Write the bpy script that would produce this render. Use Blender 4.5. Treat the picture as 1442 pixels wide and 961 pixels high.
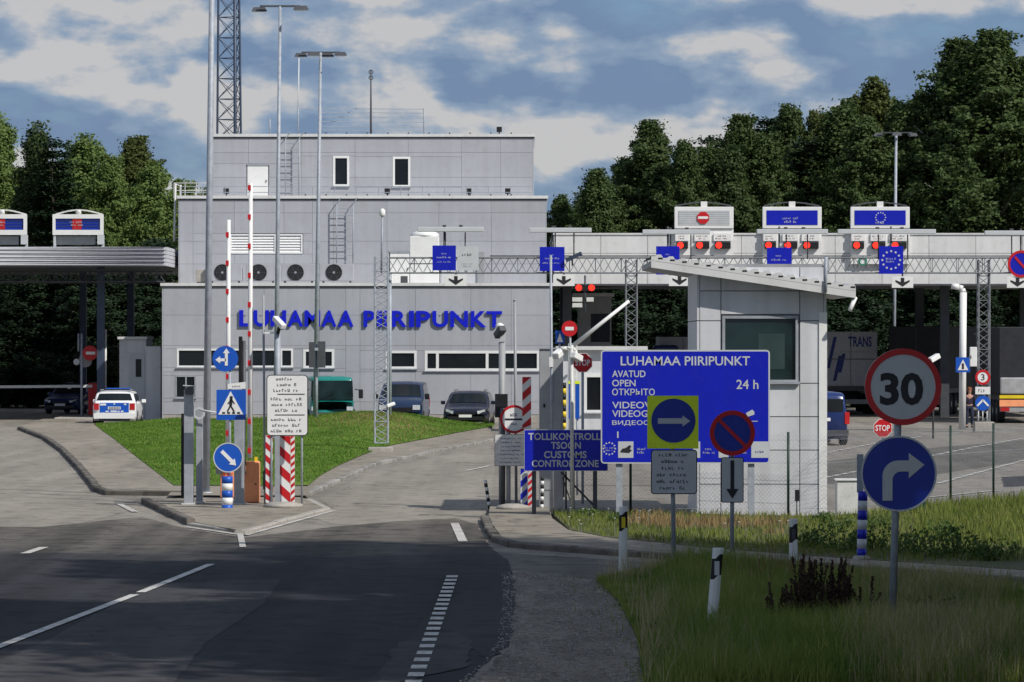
import bpy, math, random
import numpy as np
from mathutils import Vector, Matrix
R = math.radians; PI = math.pi
random.seed(7)
for o in list(bpy.data.objects): bpy.data.objects.remove(o)
SC = bpy.context.scene; COL = SC.collection

# ------------------------------------------------------------------ camera, sky, sun, exposure
F = 5500.0; CX = 721.0; CY = 480.5; H = 3.5        # focal length in photo pixels, centre, eye height
cam = bpy.data.cameras.new('camera'); cam.sensor_width = 36; cam.lens = F/1442*36
cam.clip_start = 1; cam.clip_end = 6000
camo = bpy.data.objects.new('camera', cam); COL.objects.link(camo)
camo.location = (0, 0, H); camo.rotation_euler = (PI/2, 0, 0); SC.camera = camo

SUN_AZ = 130; SUN_EL = 43                           # clockwise from +Y: behind the viewer, to the right
W_ = bpy.data.worlds.new('World'); SC.world = W_; W_.use_nodes = True
nt = W_.node_tree; nt.nodes.clear()
def N(t, **k):
    n = nt.nodes.new(t)
    for a, b in k.items(): setattr(n, a, b)
    return n
def L(a, b): nt.links.new(a, b)
def MATH(op, a, b=None, clamp=False):
    n = N('ShaderNodeMath', operation=op, use_clamp=clamp)
    for i, v in enumerate((a, b)):
        if v is None: continue
        if isinstance(v, (int, float)): n.inputs[i].default_value = v
        else: L(v, n.inputs[i])
    return n.outputs[0]
tc = N('ShaderNodeTexCoord')
sky = N('ShaderNodeTexSky', sky_type='NISHITA', sun_disc=False, sun_elevation=R(SUN_EL), sun_rotation=R(SUN_AZ),
        air_density=1.0, dust_density=0.3, ozone_density=2.0, altitude=100)
def sky_noise(off, scale, detail=9, rough=.51):
    mp = N('ShaderNodeMapping'); mp.inputs['Scale'].default_value = (1, 1, 2.1); mp.inputs['Location'].default_value = off
    L(tc.outputs['Generated'], mp.inputs['Vector'])
    n = N('ShaderNodeTexNoise'); n.inputs['Scale'].default_value = scale; n.inputs['Detail'].default_value = detail
    n.inputs['Roughness'].default_value = rough; n.inputs['Distortion'].default_value = .05
    L(mp.outputs[0], n.inputs['Vector']); return n.outputs['Fac']
SO = (3.31, 1.7, 0.42)
d1 = sky_noise(SO, 16); d2 = sky_noise((SO[0]-.006, SO[1], SO[2]-.013), 16)
lo = sky_noise((9.1, 4.2, 2.2), 9, 4)
dens = N('ShaderNodeMapRange', interpolation_type='SMOOTHSTEP'); L(d1, dens.inputs['Value'])
dens.inputs['From Min'].default_value = .27; dens.inputs['From Max'].default_value = .46
lit = MATH('ADD', MATH('MULTIPLY', MATH('SUBTRACT', d1, d2), 9.0), MATH('MULTIPLY', MATH('SUBTRACT', lo, .5), 1.3))
litn = MATH('ADD', lit, .36, clamp=True)
cc = N('ShaderNodeValToRGB'); L(litn, cc.inputs['Fac'])
CLK = 10.0
cr = cc.color_ramp
cr.elements[0].position = 0; cr.elements[0].color = (.165, .245, .385, 1)
cr.elements[1].position = 1; cr.elements[1].color = (.55, .54, .54, 1)
e = cr.elements.new(.5); e.color = (.26, .34, .46, 1)
cs = N('ShaderNodeVectorMath', operation='SCALE'); L(cc.outputs['Color'], cs.inputs[0]); cs.inputs['Scale'].default_value = 12.5
mx = N('ShaderNodeMix', data_type='RGBA'); L(MATH('MULTIPLY', dens.outputs[0], .92), mx.inputs['Factor'])
skt = N('ShaderNodeVectorMath', operation='MULTIPLY'); L(sky.outputs[0], skt.inputs[0]); skt.inputs[1].default_value = (.55, .68, .90)
L(skt.outputs[0], mx.inputs['A']); L(cs.outputs[0], mx.inputs['B'])
bg = N('ShaderNodeBackground'); bg.inputs['Strength'].default_value = .10
L(mx.outputs['Result'], bg.inputs['Color'])
wo = N('ShaderNodeOutputWorld'); L(bg.outputs[0], wo.inputs['Surface'])

sl = bpy.data.lights.new('sun', 'SUN'); sl.energy = 5.0; sl.angle = R(.5); sl.color = (1, .955, .88)
so = bpy.data.objects.new('sun', sl); COL.objects.link(so)
TOSUN = Vector((math.sin(R(SUN_AZ))*math.cos(R(SUN_EL)), math.cos(R(SUN_AZ))*math.cos(R(SUN_EL)), math.sin(R(SUN_EL))))
so.rotation_euler = (-TOSUN).to_track_quat('-Z', 'Y').to_euler(); so.location = (30, -30, 60)
SC.view_settings.view_transform = 'Standard'; SC.view_settings.look = 'None'
SC.view_settings.exposure = -0.28; SC.view_settings.gamma = 1

# ------------------------------------------------------------------ pixel -> place
def X(x, D): return (x-CX)*D/F
def Z(y, D): return H-(y-CY)*D/F
def DG(y): return F*H/(y-CY)
def GP(x, y): D = DG(y); return (X(x, D), D)

# ------------------------------------------------------------------ materials
M = {}
def mat(name, col, rough=.6, metal=0, var=.12, scale=3.0, bump=0, bscale=40, dirt=0, col2=None, emit=0, spec=.4, trans=0, detail=5, objvar=0, streak=0, coord='Object', ramp=(.35, .65)):
    m = bpy.data.materials.new(name); m.use_nodes = True; t = m.node_tree; b = t.nodes['Principled BSDF']
    b.inputs['Roughness'].default_value = rough; b.inputs['Metallic'].default_value = metal
    b.inputs['Specular IOR Level'].default_value = spec
    co = t.nodes.new('ShaderNodeTexCoord')
    n = t.nodes.new('ShaderNodeTexNoise'); n.inputs['Scale'].default_value = scale; n.inputs['Detail'].default_value = detail
    t.links.new(co.outputs[coord], n.inputs['Vector'])
    r = t.nodes.new('ShaderNodeValToRGB'); t.links.new(n.outputs['Fac'], r.inputs['Fac'])
    c2 = col2 if col2 else tuple(min(1, c*(1+var)) for c in col)
    c1 = col if col2 else tuple(c*(1-var) for c in col)
    r.color_ramp.elements[0].position, r.color_ramp.elements[1].position = ramp
    r.color_ramp.elements[0].color = (*c1, 1); r.color_ramp.elements[1].color = (*c2, 1)
    out = r.outputs['Color']
    if dirt:
        n2 = t.nodes.new('ShaderNodeTexNoise'); n2.inputs['Scale'].default_value = scale*6; n2.inputs['Detail'].default_value = 6
        t.links.new(co.outputs[coord], n2.inputs['Vector'])
        r2 = t.nodes.new('ShaderNodeValToRGB'); t.links.new(n2.outputs['Fac'], r2.inputs['Fac'])
        r2.color_ramp.elements[0].position = .52; r2.color_ramp.elements[1].position = .75
        r2.color_ramp.elements[0].color = (0, 0, 0, 1); r2.color_ramp.elements[1].color = (dirt,)*3+(1,)
        mxx = t.nodes.new('ShaderNodeMix'); mxx.data_type = 'RGBA'
        t.links.new(r2.outputs['Color'], mxx.inputs['Factor']); t.links.new(out, mxx.inputs['A'])
        mxx.inputs['B'].default_value = (.16, .14, .12, 1); out = mxx.outputs['Result']
    if streak:
        mp = t.nodes.new('ShaderNodeMapping'); mp.inputs['Scale'].default_value = (2.2, 2.2, .12); t.links.new(co.outputs[coord], mp.inputs['Vector'])
        n3 = t.nodes.new('ShaderNodeTexNoise'); n3.inputs['Scale'].default_value = 1.6; n3.inputs['Detail'].default_value = 6; t.links.new(mp.outputs[0], n3.inputs['Vector'])
        r3 = t.nodes.new('ShaderNodeValToRGB'); t.links.new(n3.outputs['Fac'], r3.inputs['Fac']); r3.color_ramp.elements[0].position = .35; r3.color_ramp.elements[1].position = .6
        r3.color_ramp.elements[0].color = (1-streak, 1-streak, 1-streak*1.1, 1); r3.color_ramp.elements[1].color = (1, 1, 1, 1)
        m3 = t.nodes.new('ShaderNodeMix'); m3.data_type = 'RGBA'; m3.blend_type = 'MULTIPLY'; m3.inputs['Factor'].default_value = 1
        t.links.new(out, m3.inputs['A']); t.links.new(r3.outputs['Color'], m3.inputs['B']); out = m3.outputs['Result']
    if objvar:
        oi = t.nodes.new('ShaderNodeObjectInfo'); mr = t.nodes.new('ShaderNodeMapRange'); t.links.new(oi.outputs['Random'], mr.inputs['Value'])
        mr.inputs['To Min'].default_value = 1-objvar; mr.inputs['To Max'].default_value = 1+objvar*.5
        vm = t.nodes.new('ShaderNodeVectorMath'); vm.operation = 'SCALE'; t.links.new(out, vm.inputs[0]); t.links.new(mr.outputs[0], vm.inputs['Scale']); out = vm.outputs[0]
    t.links.new(out, b.inputs['Base Color'])
    if bump:
        nb = t.nodes.new('ShaderNodeTexNoise'); nb.inputs['Scale'].default_value = bscale; nb.inputs['Detail'].default_value = 6
        t.links.new(co.outputs[coord], nb.inputs['Vector'])
        bp = t.nodes.new('ShaderNodeBump'); bp.inputs['Strength'].default_value = bump; bp.inputs['Distance'].default_value = .05
        t.links.new(nb.outputs['Fac'], bp.inputs['Height']); t.links.new(bp.outputs[0], b.inputs['Normal'])
    if emit:
        b.inputs['Emission Color'].default_value = (*col, 1); b.inputs['Emission Strength'].default_value = emit
    if trans:
        tr = t.nodes.new('ShaderNodeBsdfTranslucent'); t.links.new(out, tr.inputs['Color'])
        ms = t.nodes.new('ShaderNodeMixShader'); ms.inputs['Fac'].default_value = trans
        o = t.nodes['Material Output']; t.links.new(b.outputs[0], ms.inputs[1]); t.links.new(tr.outputs[0], ms.inputs[2]); t.links.new(ms.outputs[0], o.inputs['Surface'])
    M[name] = m; return m
mat('wall', (.405, .415, .452), .42, var=.04, scale=.5, dirt=.12, spec=.35, objvar=.05, streak=.06)
mat('wall_core', (.28, .285, .30), .8)
mat('teal_dim', (.028, .052, .053), .5)
mat('booth_white', (.64, .65, .68), .4, var=.03, scale=.8, dirt=.12, objvar=.06, streak=.12)
mat('fascia', (.68, .68, .68), .45, var=.04, scale=.6, dirt=.15, objvar=.05, streak=.07)
mat('fascia_rib', (.58, .58, .62), .35, metal=.2, var=.05, scale=.5, dirt=.15)
mat('white', (.78, .78, .77), .45, var=.04, scale=2, dirt=.08)
mat('white_dirty', (.62, .62, .60), .55, var=.1, scale=4, dirt=.3)
mat('grey', (.32, .33, .345), .5, var=.08, scale=3, dirt=.15)
mat('steel', (.36, .385, .42), .5, metal=.2, var=.1, scale=6, dirt=.2)
mat('galv', (.34, .37, .42), .55, metal=.1, var=.12, scale=8, dirt=.2)
mat('truss', (.20, .215, .235), .55, metal=.1, var=.15, scale=8, dirt=.2)
mat('darkgrey', (.07, .075, .085), .5, var=.1)
mat('black', (.012, .012, .014), .5, var=.2)
mat('rubber', (.018, .018, .019), .85, var=.2)
mat('tower_steel', (.055, .075, .12), .5, metal=.2, var=.15)
mat('glass', (.010, .013, .016), .08, var=.3, scale=.8, spec=.35)
mat('glass_green', (.010, .022, .023), .07, var=.5, scale=1.2, spec=.5)
mat('blue', (.004, .012, .42), .38, var=.05, dirt=.04, scale=2)
mat('blue_shield', (.006, .03, .32), .35, var=.08, dirt=.08, scale=2)
mat('blue_sat', (.01, .09, .48), .4, var=.06, dirt=.05, scale=2)
mat('letter_blue', (.003, .010, .55), .4, var=.05)
mat('red', (.52, .012, .018), .4, var=.08, dirt=.05, scale=2)
mat('red_lamp', (1.0, .02, .01), .3, emit=3.0, var=0)
mat('green_sign', (.01, .22, .13), .4)
mat('yellow', (.75, .55, .02), .45, var=.08)
mat('yellow_green', (.78, .95, .03), .4, var=.05)
mat('orange', (.95, .36, .17), .5, var=.08, dirt=.15)
mat('plate_grey', (.52, .54, .56), .45, var=.04, dirt=.08)
mat('ink', (.02, .02, .025), .6)
mat('ink_blue', (.03, .05, .22), .6)
mat('concrete', (.38, .355, .32), .85, var=.12, scale=4, dirt=.3, bump=.3)
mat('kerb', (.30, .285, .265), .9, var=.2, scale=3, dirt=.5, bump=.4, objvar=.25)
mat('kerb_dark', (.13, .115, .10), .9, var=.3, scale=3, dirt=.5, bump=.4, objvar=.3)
mat('paint', (.52, .51, .49), .75, var=.2, scale=3, dirt=.9)
mat('paint_worn', (.48, .46, .43), .75, var=.2, scale=2, dirt=.7)
mat('car_white', (.80, .80, .80), .2, var=.01, spec=.6)
mat('car_navy', (.006, .008, .022), .18, var=.05, spec=.7)
mat('car_blue', (.012, .03, .13), .2, var=.05, spec=.6)
mat('van_navy', (.011, .026, .070), .2, var=.05, spec=.6)
mat('teal', (.010, .21, .185), .25, var=.05, spec=.6)
mat('tail', (.45, .01, .012), .2, spec=.7)
mat('lamp_glass', (.6, .62, .65), .1, spec=.9)
mat('tarp_dark', (.02, .021, .026), .7, var=.2)
mat('tarp_grey', (.36, .36, .37), .7, var=.12, dirt=.25)
mat('trailer_white', (.46, .47, .50), .5, var=.06, scale=1, dirt=.25)
mat('bark', (.09, .07, .055), .9, var=.3, scale=10, bump=.5)
mat('bark_birch', (.42, .40, .36), .9, var=.4, scale=10)
mat('bin_green', (.008, .035, .025), .5)
mat('denim', (.02, .025, .05), .9); mat('shirt', (.03, .02, .04), .9); mat('skin', (.5, .28, .2), .6); mat('hair', (.18, .06, .02), .7); mat('vest', (.65, .30, .05), .7)
for nme, a, b, tr in (('leaf_broad', (.105, .17, .045), (.23, .30, .09), .35), ('leaf_dark', (.036, .062, .021), (.082, .115, .036), .24),
                      ('leaf_spruce_and_shade', (.012, .028, .013), (.032, .055, .022), .1), ('leaf_birch', (.06, .085, .02), (.13, .15, .045), .3),  # shrubs under the canopies take the spruce tone in place of shade
                      ('leaf_weed', (.05, .10, .02), (.12, .17, .05), .3), ('leaf_right', (.047, .080, .026), (.105, .145, .044), .27)):
    mat(nme, a, .6, col2=b, scale=.35 if nme != 'leaf_weed' else 3, trans=tr, spec=.2, detail=3)
for nme, a, b in (('grass', (.07, .155, .016), (.15, .255, .04)), ('grass_verge', (.11, .19, .032), (.27, .30, .075)), ('grass_bank', (.10, .15, .025), (.23, .25, .065)),
                  ('grass_dry', (.22, .15, .07), (.34, .25, .12)), ('grass_reed', (.14, .07, .035), (.25, .15, .08)), ('grass_pale', (.32, .28, .15), (.48, .42, .25))):
    mat(nme, a, .7, col2=b, scale=1.2, trans=.25, spec=.15, detail=3)
mat('dock_brown', (.036, .021, .014), .9, col2=(.085, .050, .033), scale=6)
mat('soil', (.055, .07, .025), .95, col2=(.11, .10, .05), scale=.8, bump=.4, bscale=20)
mat('lawn', (.065, .13, .016), .9, col2=(.15, .225, .04), scale=.35, bump=.6, bscale=25, spec=.1, detail=9)
mat('field', (.06, .08, .03), .95, col2=(.11, .12, .05), scale=.05)

def asphalt(name, base, base2, patch=.5, wear=.35, sc=.12, stops=None):
    m = bpy.data.materials.new(name); m.use_nodes = True; t = m.node_tree; b = t.nodes['Principled BSDF']
    b.inputs['Roughness'].default_value = .88; b.inputs['Specular IOR Level'].default_value = .25
    co = t.nodes.new('ShaderNodeTexCoord'); 
    mp = t.nodes.new('ShaderNodeMapping'); mp.inputs['Scale'].default_value = (1, .22, 1); t.links.new(co.outputs['Object'], mp.inputs['Vector'])
    def nz(s, d, v): 
        n = t.nodes.new('ShaderNodeTexNoise'); n.inputs['Scale'].default_value = s; n.inputs['Detail'].default_value = d; n.inputs['Roughness'].default_value = .6
        t.links.new(v, n.inputs['Vector']); return n.outputs['Fac']
    def rp(f, p0, p1, c0, c1):
        r = t.nodes.new('ShaderNodeValToRGB'); t.links.new(f, r.inputs['Fac']); r.color_ramp.elements[0].position = p0; r.color_ramp.elements[1].position = p1
        r.color_ramp.elements[0].color = (*c0, 1); r.color_ramp.elements[1].color = (*c1, 1); return r.outputs['Color']
    def mul(a, bb):
        x = t.nodes.new('ShaderNodeMix'); x.data_type = 'RGBA'; x.blend_type = 'MULTIPLY'; x.inputs['Factor'].default_value = 1
        t.links.new(a, x.inputs['A']); t.links.new(bb, x.inputs['B']); return x.outputs['Result']
    c = rp(nz(sc*3, 6, mp.outputs[0]), .35, .65, base, base2)
    if stops:                                           # older surfacing further along; shade at the near end is painted in too
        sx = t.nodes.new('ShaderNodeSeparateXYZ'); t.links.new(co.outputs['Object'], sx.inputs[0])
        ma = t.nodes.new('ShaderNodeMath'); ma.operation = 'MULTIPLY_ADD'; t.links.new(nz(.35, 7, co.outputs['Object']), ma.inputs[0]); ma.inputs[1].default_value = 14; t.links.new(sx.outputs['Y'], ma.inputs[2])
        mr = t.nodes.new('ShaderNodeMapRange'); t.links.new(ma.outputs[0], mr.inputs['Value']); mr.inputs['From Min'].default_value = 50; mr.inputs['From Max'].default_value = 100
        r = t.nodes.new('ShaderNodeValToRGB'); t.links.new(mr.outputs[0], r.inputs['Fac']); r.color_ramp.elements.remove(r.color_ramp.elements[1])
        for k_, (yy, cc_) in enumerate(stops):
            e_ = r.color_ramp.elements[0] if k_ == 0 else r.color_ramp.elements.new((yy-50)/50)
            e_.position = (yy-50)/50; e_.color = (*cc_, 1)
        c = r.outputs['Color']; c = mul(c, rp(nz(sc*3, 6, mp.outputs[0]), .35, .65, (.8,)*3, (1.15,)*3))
    c = mul(c, rp(nz(sc*14, 5, co.outputs['Object']), .38, .5, (1-wear,)*3, (1, 1, 1)))
    c = mul(c, rp(nz(60, 3, co.outputs['Object']), .3, .7, (.72,)*3, (1.15, 1.15, 1.15)))
    # tyre-polished tracks run along the road: stretched noise
    mp2 = t.nodes.new('ShaderNodeMapping'); mp2.inputs['Scale'].default_value = (.9, .02, 1); t.links.new(co.outputs['Object'], mp2.inputs['Vector'])
    c = mul(c, rp(nz(1.3, 3, mp2.outputs[0]), .35, .6, (1-patch*.5,)*3, (1, 1, 1)))
    # cracks
    v = t.nodes.new('ShaderNodeTexVoronoi'); v.feature = 'DISTANCE_TO_EDGE'; v.inputs['Scale'].default_value = .35
    dn = t.nodes.new('ShaderNodeTexNoise'); dn.inputs['Scale'].default_value = 2; dn.inputs['Detail'].default_value = 5
    ad = t.nodes.new('ShaderNodeMix'); ad.data_type = 'RGBA'; ad.blend_type = 'ADD'; ad.inputs['Factor'].default_value = .9
    t.links.new(co.outputs['Object'], dn.inputs['Vector']); t.links.new(co.outputs['Object'], ad.inputs['A']); t.links.new(dn.outputs['Color'], ad.inputs['B']); t.links.new(ad.outputs['Result'], v.inputs['Vector'])
    c = mul(c, rp(v.outputs['Distance'], .004, .012, (.62,)*3, (1, 1, 1)))
    t.links.new(c, b.inputs['Base Color'])
    bp = t.nodes.new('ShaderNodeBump'); bp.inputs['Strength'].default_value = .5; bp.inputs['Distance'].default_value = .012
    t.links.new(nz(90, 4, co.outputs['Object']), bp.inputs['Height']); t.links.new(bp.outputs[0], b.inputs['Normal'])
    M[name] = m
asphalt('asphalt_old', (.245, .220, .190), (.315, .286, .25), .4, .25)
asphalt('asphalt_dark', (.036, .037, .043), (.060, .060, .066), .85, .42, stops=[(64, (.033, .034, .041)), (70, (.045, .045, .050)), (74, (.12, .11, .098)), (81, (.145, .130, .112)), (89, (.25, .226, .195))])  # near stops hold newer asphalt and painted foreground shade together
asphalt('asphalt_grey', (.050, .050, .056), (.072, .071, .075), .5, .3)
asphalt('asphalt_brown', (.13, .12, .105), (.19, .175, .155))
asphalt('asphalt_patch', (.030, .030, .034), (.050, .050, .053))
asphalt('asphalt_pale', (.275, .248, .212), (.345, .314, .27), .35, .25)
asphalt('pavement', (.265, .235, .19), (.34, .304, .252), .2)
asphalt('gravel', (.15, .128, .105), (.28, .243, .20), .3, .7, .7)

# ------------------------------------------------------------------ builders
def org(p):
    v = Vector((0, 0, 0))
    while p is not None: v += p.location; p = p.parent
    return v
class MB:
    def __init__(s): s.v = []; s.f = []; s.sm = []
    def add(s, v, f, smooth=False):
        o = len(s.v); s.v += [tuple(p) for p in v]; s.f += [tuple(i+o for i in q) for q in f]; s.sm += [smooth]*len(f); return s
    def box(s, x0, x1, y0, y1, z0, z1):
        return s.add([(x0, y0, z0), (x1, y0, z0), (x1, y1, z0), (x0, y1, z0), (x0, y0, z1), (x1, y0, z1), (x1, y1, z1), (x0, y1, z1)],
                     [(0, 3, 2, 1), (4, 5, 6, 7), (0, 1, 5, 4), (1, 2, 6, 5), (2, 3, 7, 6), (3, 0, 4, 7)])
    def pb(s, x0, x1, y0, y1, D, dep=.05):          # box given by photo pixels on the plane at depth D
        return s.box(X(x0, D), X(x1, D), D, D+dep, Z(y1, D), Z(y0, D))
    def tube(s, a, b, r, r2=None, n=8, caps=True):
        a = Vector(a); b = Vector(b); r2 = r if r2 is None else r2; d = (b-a)
        if d.length < 1e-6: return s
        q = d.normalized().to_track_quat('Z', 'Y'); v = []
        for k in range(n):
            c, t = math.cos(2*PI*k/n), math.sin(2*PI*k/n)
            v.append(a+q @ Vector((c*r, t*r, 0)))
        for k in range(n):
            c, t = math.cos(2*PI*k/n), math.sin(2*PI*k/n)
            v.append(b+q @ Vector((c*r2, t*r2, 0)))
        s.add(v, [(k, (k+1) % n, n+(k+1) % n, n+k) for k in range(n)], n > 5)
        if caps:
            o = len(s.v)-2*n; s.f += [tuple(o+k for k in reversed(range(n))), tuple(o+n+k for k in range(n))]; s.sm += [False]*2
        return s
    def bar(s, a, b, w, h=None):                    # rectangular bar between two points
        a = Vector(a); b = Vector(b); h = w if h is None else h; q = (b-a).normalized().to_track_quat('Z', 'Y')
        v = [p+q @ Vector((i*w/2, j*h/2, 0)) for p in (a, b) for i, j in ((-1, -1), (1, -1), (1, 1), (-1, 1))]
        return s.add(v, [(0, 3, 2, 1), (4, 5, 6, 7), (0, 1, 5, 4), (1, 2, 6, 5), (2, 3, 7, 6), (3, 0, 4, 7)])
    def prism(s, pts, y0, y1):                      # outline (x, z) given thickness along y
        n = len(pts); v = [(x, y0, z) for x, z in pts]+[(x, y1, z) for x, z in pts]
        return s.add(v, [tuple(range(n)), tuple(reversed(range(n, 2*n)))]+[(k, n+k, n+(k+1) % n, (k+1) % n) for k in range(n)])
    def ring(s, cx, cz, r0, r1, y0, y1, n=40, rot=0):
        v = []
        for k in range(n):
            c, t = math.cos(2*PI*k/n+rot), math.sin(2*PI*k/n+rot)
            v += [(cx+c*r0, y0, cz+t*r0), (cx+c*r1, y0, cz+t*r1), (cx+c*r1, y1, cz+t*r1), (cx+c*r0, y1, cz+t*r0)]
        f = []
        for k in range(n):
            a, b = 4*k, 4*((k+1) % n)
            for i in range(4): j = (i+1) % 4; f.append((a+i, a+j, b+j, b+i))
        return s.add(v, f)
    def disc(s, cx, cz, r, y0, y1, n=40, rot=0):
        return s.prism([(cx+math.cos(2*PI*k/n+rot)*r, cz+math.sin(2*PI*k/n+rot)*r) for k in range(n)], y0, y1)
    def lathe(s, prof, cx=0, cy=0, n=16, axis='z'):
        v = []; m = len(prof)
        for r, z in prof:
            for k in range(n):
                c, t = math.cos(2*PI*k/n)*r, math.sin(2*PI*k/n)*r
                v.append((cx+c, cy+t, z) if axis == 'z' else (z, cx+c, cy+t))
        f = [(i*n+k, i*n+(k+1) % n, (i+1)*n+(k+1) % n, (i+1)*n+k) for i in range(m-1) for k in range(n)]
        f += [tuple(range(n-1, -1, -1)), tuple((m-1)*n+k for k in range(n))]
        return s.add(v, f, True)
    def build(s, name, m, parent=None):
        me = bpy.data.meshes.new(name); o = org(parent)
        me.from_pydata([(a-o.x, b-o.y, c-o.z) for a, b, c in s.v], [], s.f)
        me.polygons.foreach_set('use_smooth', s.sm); me.materials.append(M[m]); me.validate()
        ob = bpy.data.objects.new(name, me); COL.objects.link(ob); ob.parent = parent; return ob
def tag(o, label, cat, group=None):
    o['label'] = label; o['category'] = cat
    if group: o['group'] = group
    return o
def T(name, label, cat, loc=(0, 0, 0), group=None):
    o = bpy.data.objects.new(name, None); o.empty_display_size = .2; COL.objects.link(o); o.location = loc
    return tag(o, label, cat, group)
def struct(o, stuff=False): o['kind'] = 'stuff' if stuff else 'structure'; return o
def kids(o): return [c for c in bpy.data.objects if c.parent == o]
def copy_tree(o, parent=None, label=None, group=None):
    c = o.copy(); COL.objects.link(c); c.parent = parent
    if label: c['label'] = label
    if group: c['group'] = group
    for ch in kids(o): copy_tree(ch, c)
    return c
def bevel(o, w, seg=2):
    m = o.modifiers.new('bevel', 'BEVEL'); m.width = w; m.segments = seg; m.limit_method = 'ANGLE'; return o

# text: glyph outlines -> mesh, fitted to a box, facing the viewer
def glyphs(body, bold=0.0, ext=0.0):
    cu = bpy.data.curves.new('lettering', 'FONT'); cu.body = body; cu.offset = bold; cu.extrude = ext; cu.resolution_u = 3
    ob = bpy.data.objects.new('lettering', cu); COL.objects.link(ob)
    dg = bpy.context.evaluated_depsgraph_get(); me = bpy.data.meshes.new_from_object(ob.evaluated_get(dg))
    bpy.data.objects.remove(ob); bpy.data.curves.remove(cu); return me
def txt(parent, body, x0, x1, y0, y1, D, m, name='lettering', bold=.01, depth=.004, world=None):
    me = glyphs(body, bold, .01); me.name = name
    co = np.empty(len(me.vertices)*3, np.float32); me.vertices.foreach_get('co', co); co = co.reshape(-1, 3)
    a, b = co.min(0), co.max(0)
    if world: wx0, wx1, wz0, wz1, wy = world
    else: wx0, wx1, wz0, wz1, wy = X(x0, D), X(x1, D), Z(y1, D), Z(y0, D), D
    o = org(parent); out = np.empty_like(co)
    out[:, 0] = wx0+(co[:, 0]-a[0])/max(1e-6, b[0]-a[0])*(wx1-wx0)-o.x
    out[:, 2] = wz0+(co[:, 1]-a[1])/max(1e-6, b[1]-a[1])*(wz1-wz0)-o.z
    out[:, 1] = wy-(co[:, 2]-a[2])/max(1e-6, b[2]-a[2])*depth-o.y
    me.vertices.foreach_set('co', out.ravel()); me.materials.clear(); me.materials.append(M[m]); me.update()
    ob = bpy.data.objects.new(name, me); COL.objects.link(ob); ob.parent = parent; return ob
def marks(parent, x0, x1, y0, y1, rows, D, m, seed=1, fill=.62, words=(3, 6), name='small_print'):   # print too small to read
    rd = random.Random(seed); b = MB(); rh = (y1-y0)/rows
    for r in range(rows):
        w = (x1-x0)*rd.uniform(.6, 1); xs = (x0+x1)/2-w/2; nchar = int(w/(rh*.5)); x = xs; run = 0; wl = rd.randint(*words)
        yt = y0+r*rh+rh*(1-fill)/2; yb = yt+rh*fill; cw = rh*.5
        for k in range(nchar):
            run += 1
            if run > wl: run = 0; wl = rd.randint(*words); x += cw; continue
            q = cw*.2; top = yt+(0 if rd.random() < .35 else (yb-yt)*.3); w_ = cw*.68; th = (yb-top)*.18
            b.pb(x, x+q, top, yb, D-.004, .003)
            if rd.random() < .55: b.pb(x+w_-q, x+w_, top+(yb-top)*rd.choice((0, .5)), yb, D-.004, .003)
            yy = rd.choice((top, top+(yb-top)*.42, yb-th)); b.pb(x+q, x+w_-q*.5, yy, yy+th, D-.0045, .003)
            x += cw
    return struct(b.build(name, m, parent), True)
def arrow_pts(cx, cz, L_, sw, hw, hl, ang):          # straight arrow pointing at angle, centred
    p = [(-L_/2, -sw/2), (L_/2-hl, -sw/2), (L_/2-hl, -hw/2), (L_/2, 0), (L_/2-hl, hw/2), (L_/2-hl, sw/2), (-L_/2, sw/2)]
    c, s_ = math.cos(ang), math.sin(ang)
    return [(cx+x*c-z*s_, cz+x*s_+z*c) for x, z in p]
def rrect(x0, x1, z0, z1, r, n=4):
    p = []
    for cx, cz, a in ((x1-r, z0+r, -PI/2), (x1-r, z1-r, 0), (x0+r, z1-r, PI/2), (x0+r, z0+r, PI)):
        for k in range(n+1): p.append((cx+math.cos(a+PI/2*k/n)*r, cz+math.sin(a+PI/2*k/n)*r))
    return p

# ------------------------------------------------------------------ ground, roads, pavements
def GZ(x, y, z=0.0): D = F*(H-z)/(y-CY); return (X(x, D), D)
def sheet(name, poly, z, m, thick=0, wobble=0, seed=0):
    pts = [GZ(x, y, z) for x, y in poly]
    if wobble:
        rd = random.Random(seed); q = []
        for i, a in enumerate(pts):
            b = pts[(i+1) % len(pts)]; n = max(1, min(60, int(math.hypot(b[0]-a[0], b[1]-a[1])/.35)))
            for k in range(n):
                t = k/n; q.append((a[0]+(b[0]-a[0])*t+rd.uniform(-wobble, wobble)*(k > 0), a[1]+(b[1]-a[1])*t+rd.uniform(-wobble, wobble)*(k > 0)))
        pts = q
    n = len(pts); b = MB()
    if thick:
        b.add([(x, y, z) for x, y in pts]+[(x, y, z-thick) for x, y in pts], [tuple(range(n))]+[(k, (k+1) % n, n+(k+1) % n, n+k) for k in range(n)])
    else: b.add([(x, y, z) for x, y in pts], [tuple(range(n))])
    return struct(b.build(name, m))
def wsheet(name, x0, x1, y0, y1, z, m): return struct(MB().add([(x0, y0, z), (x1, y0, z), (x1, y1, z), (x0, y1, z)], [(0, 1, 2, 3)]).build(name, m))
def resample(pts, step):
    out = []; 
    for a, b in zip(pts[:-1], pts[1:]):
        a = Vector(a); b = Vector(b); n = max(1, round((b-a).length/step))
        for k in range(n): out.append((a.lerp(b, k/n), a.lerp(b, (k+1)/n)))
    return out
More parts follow.
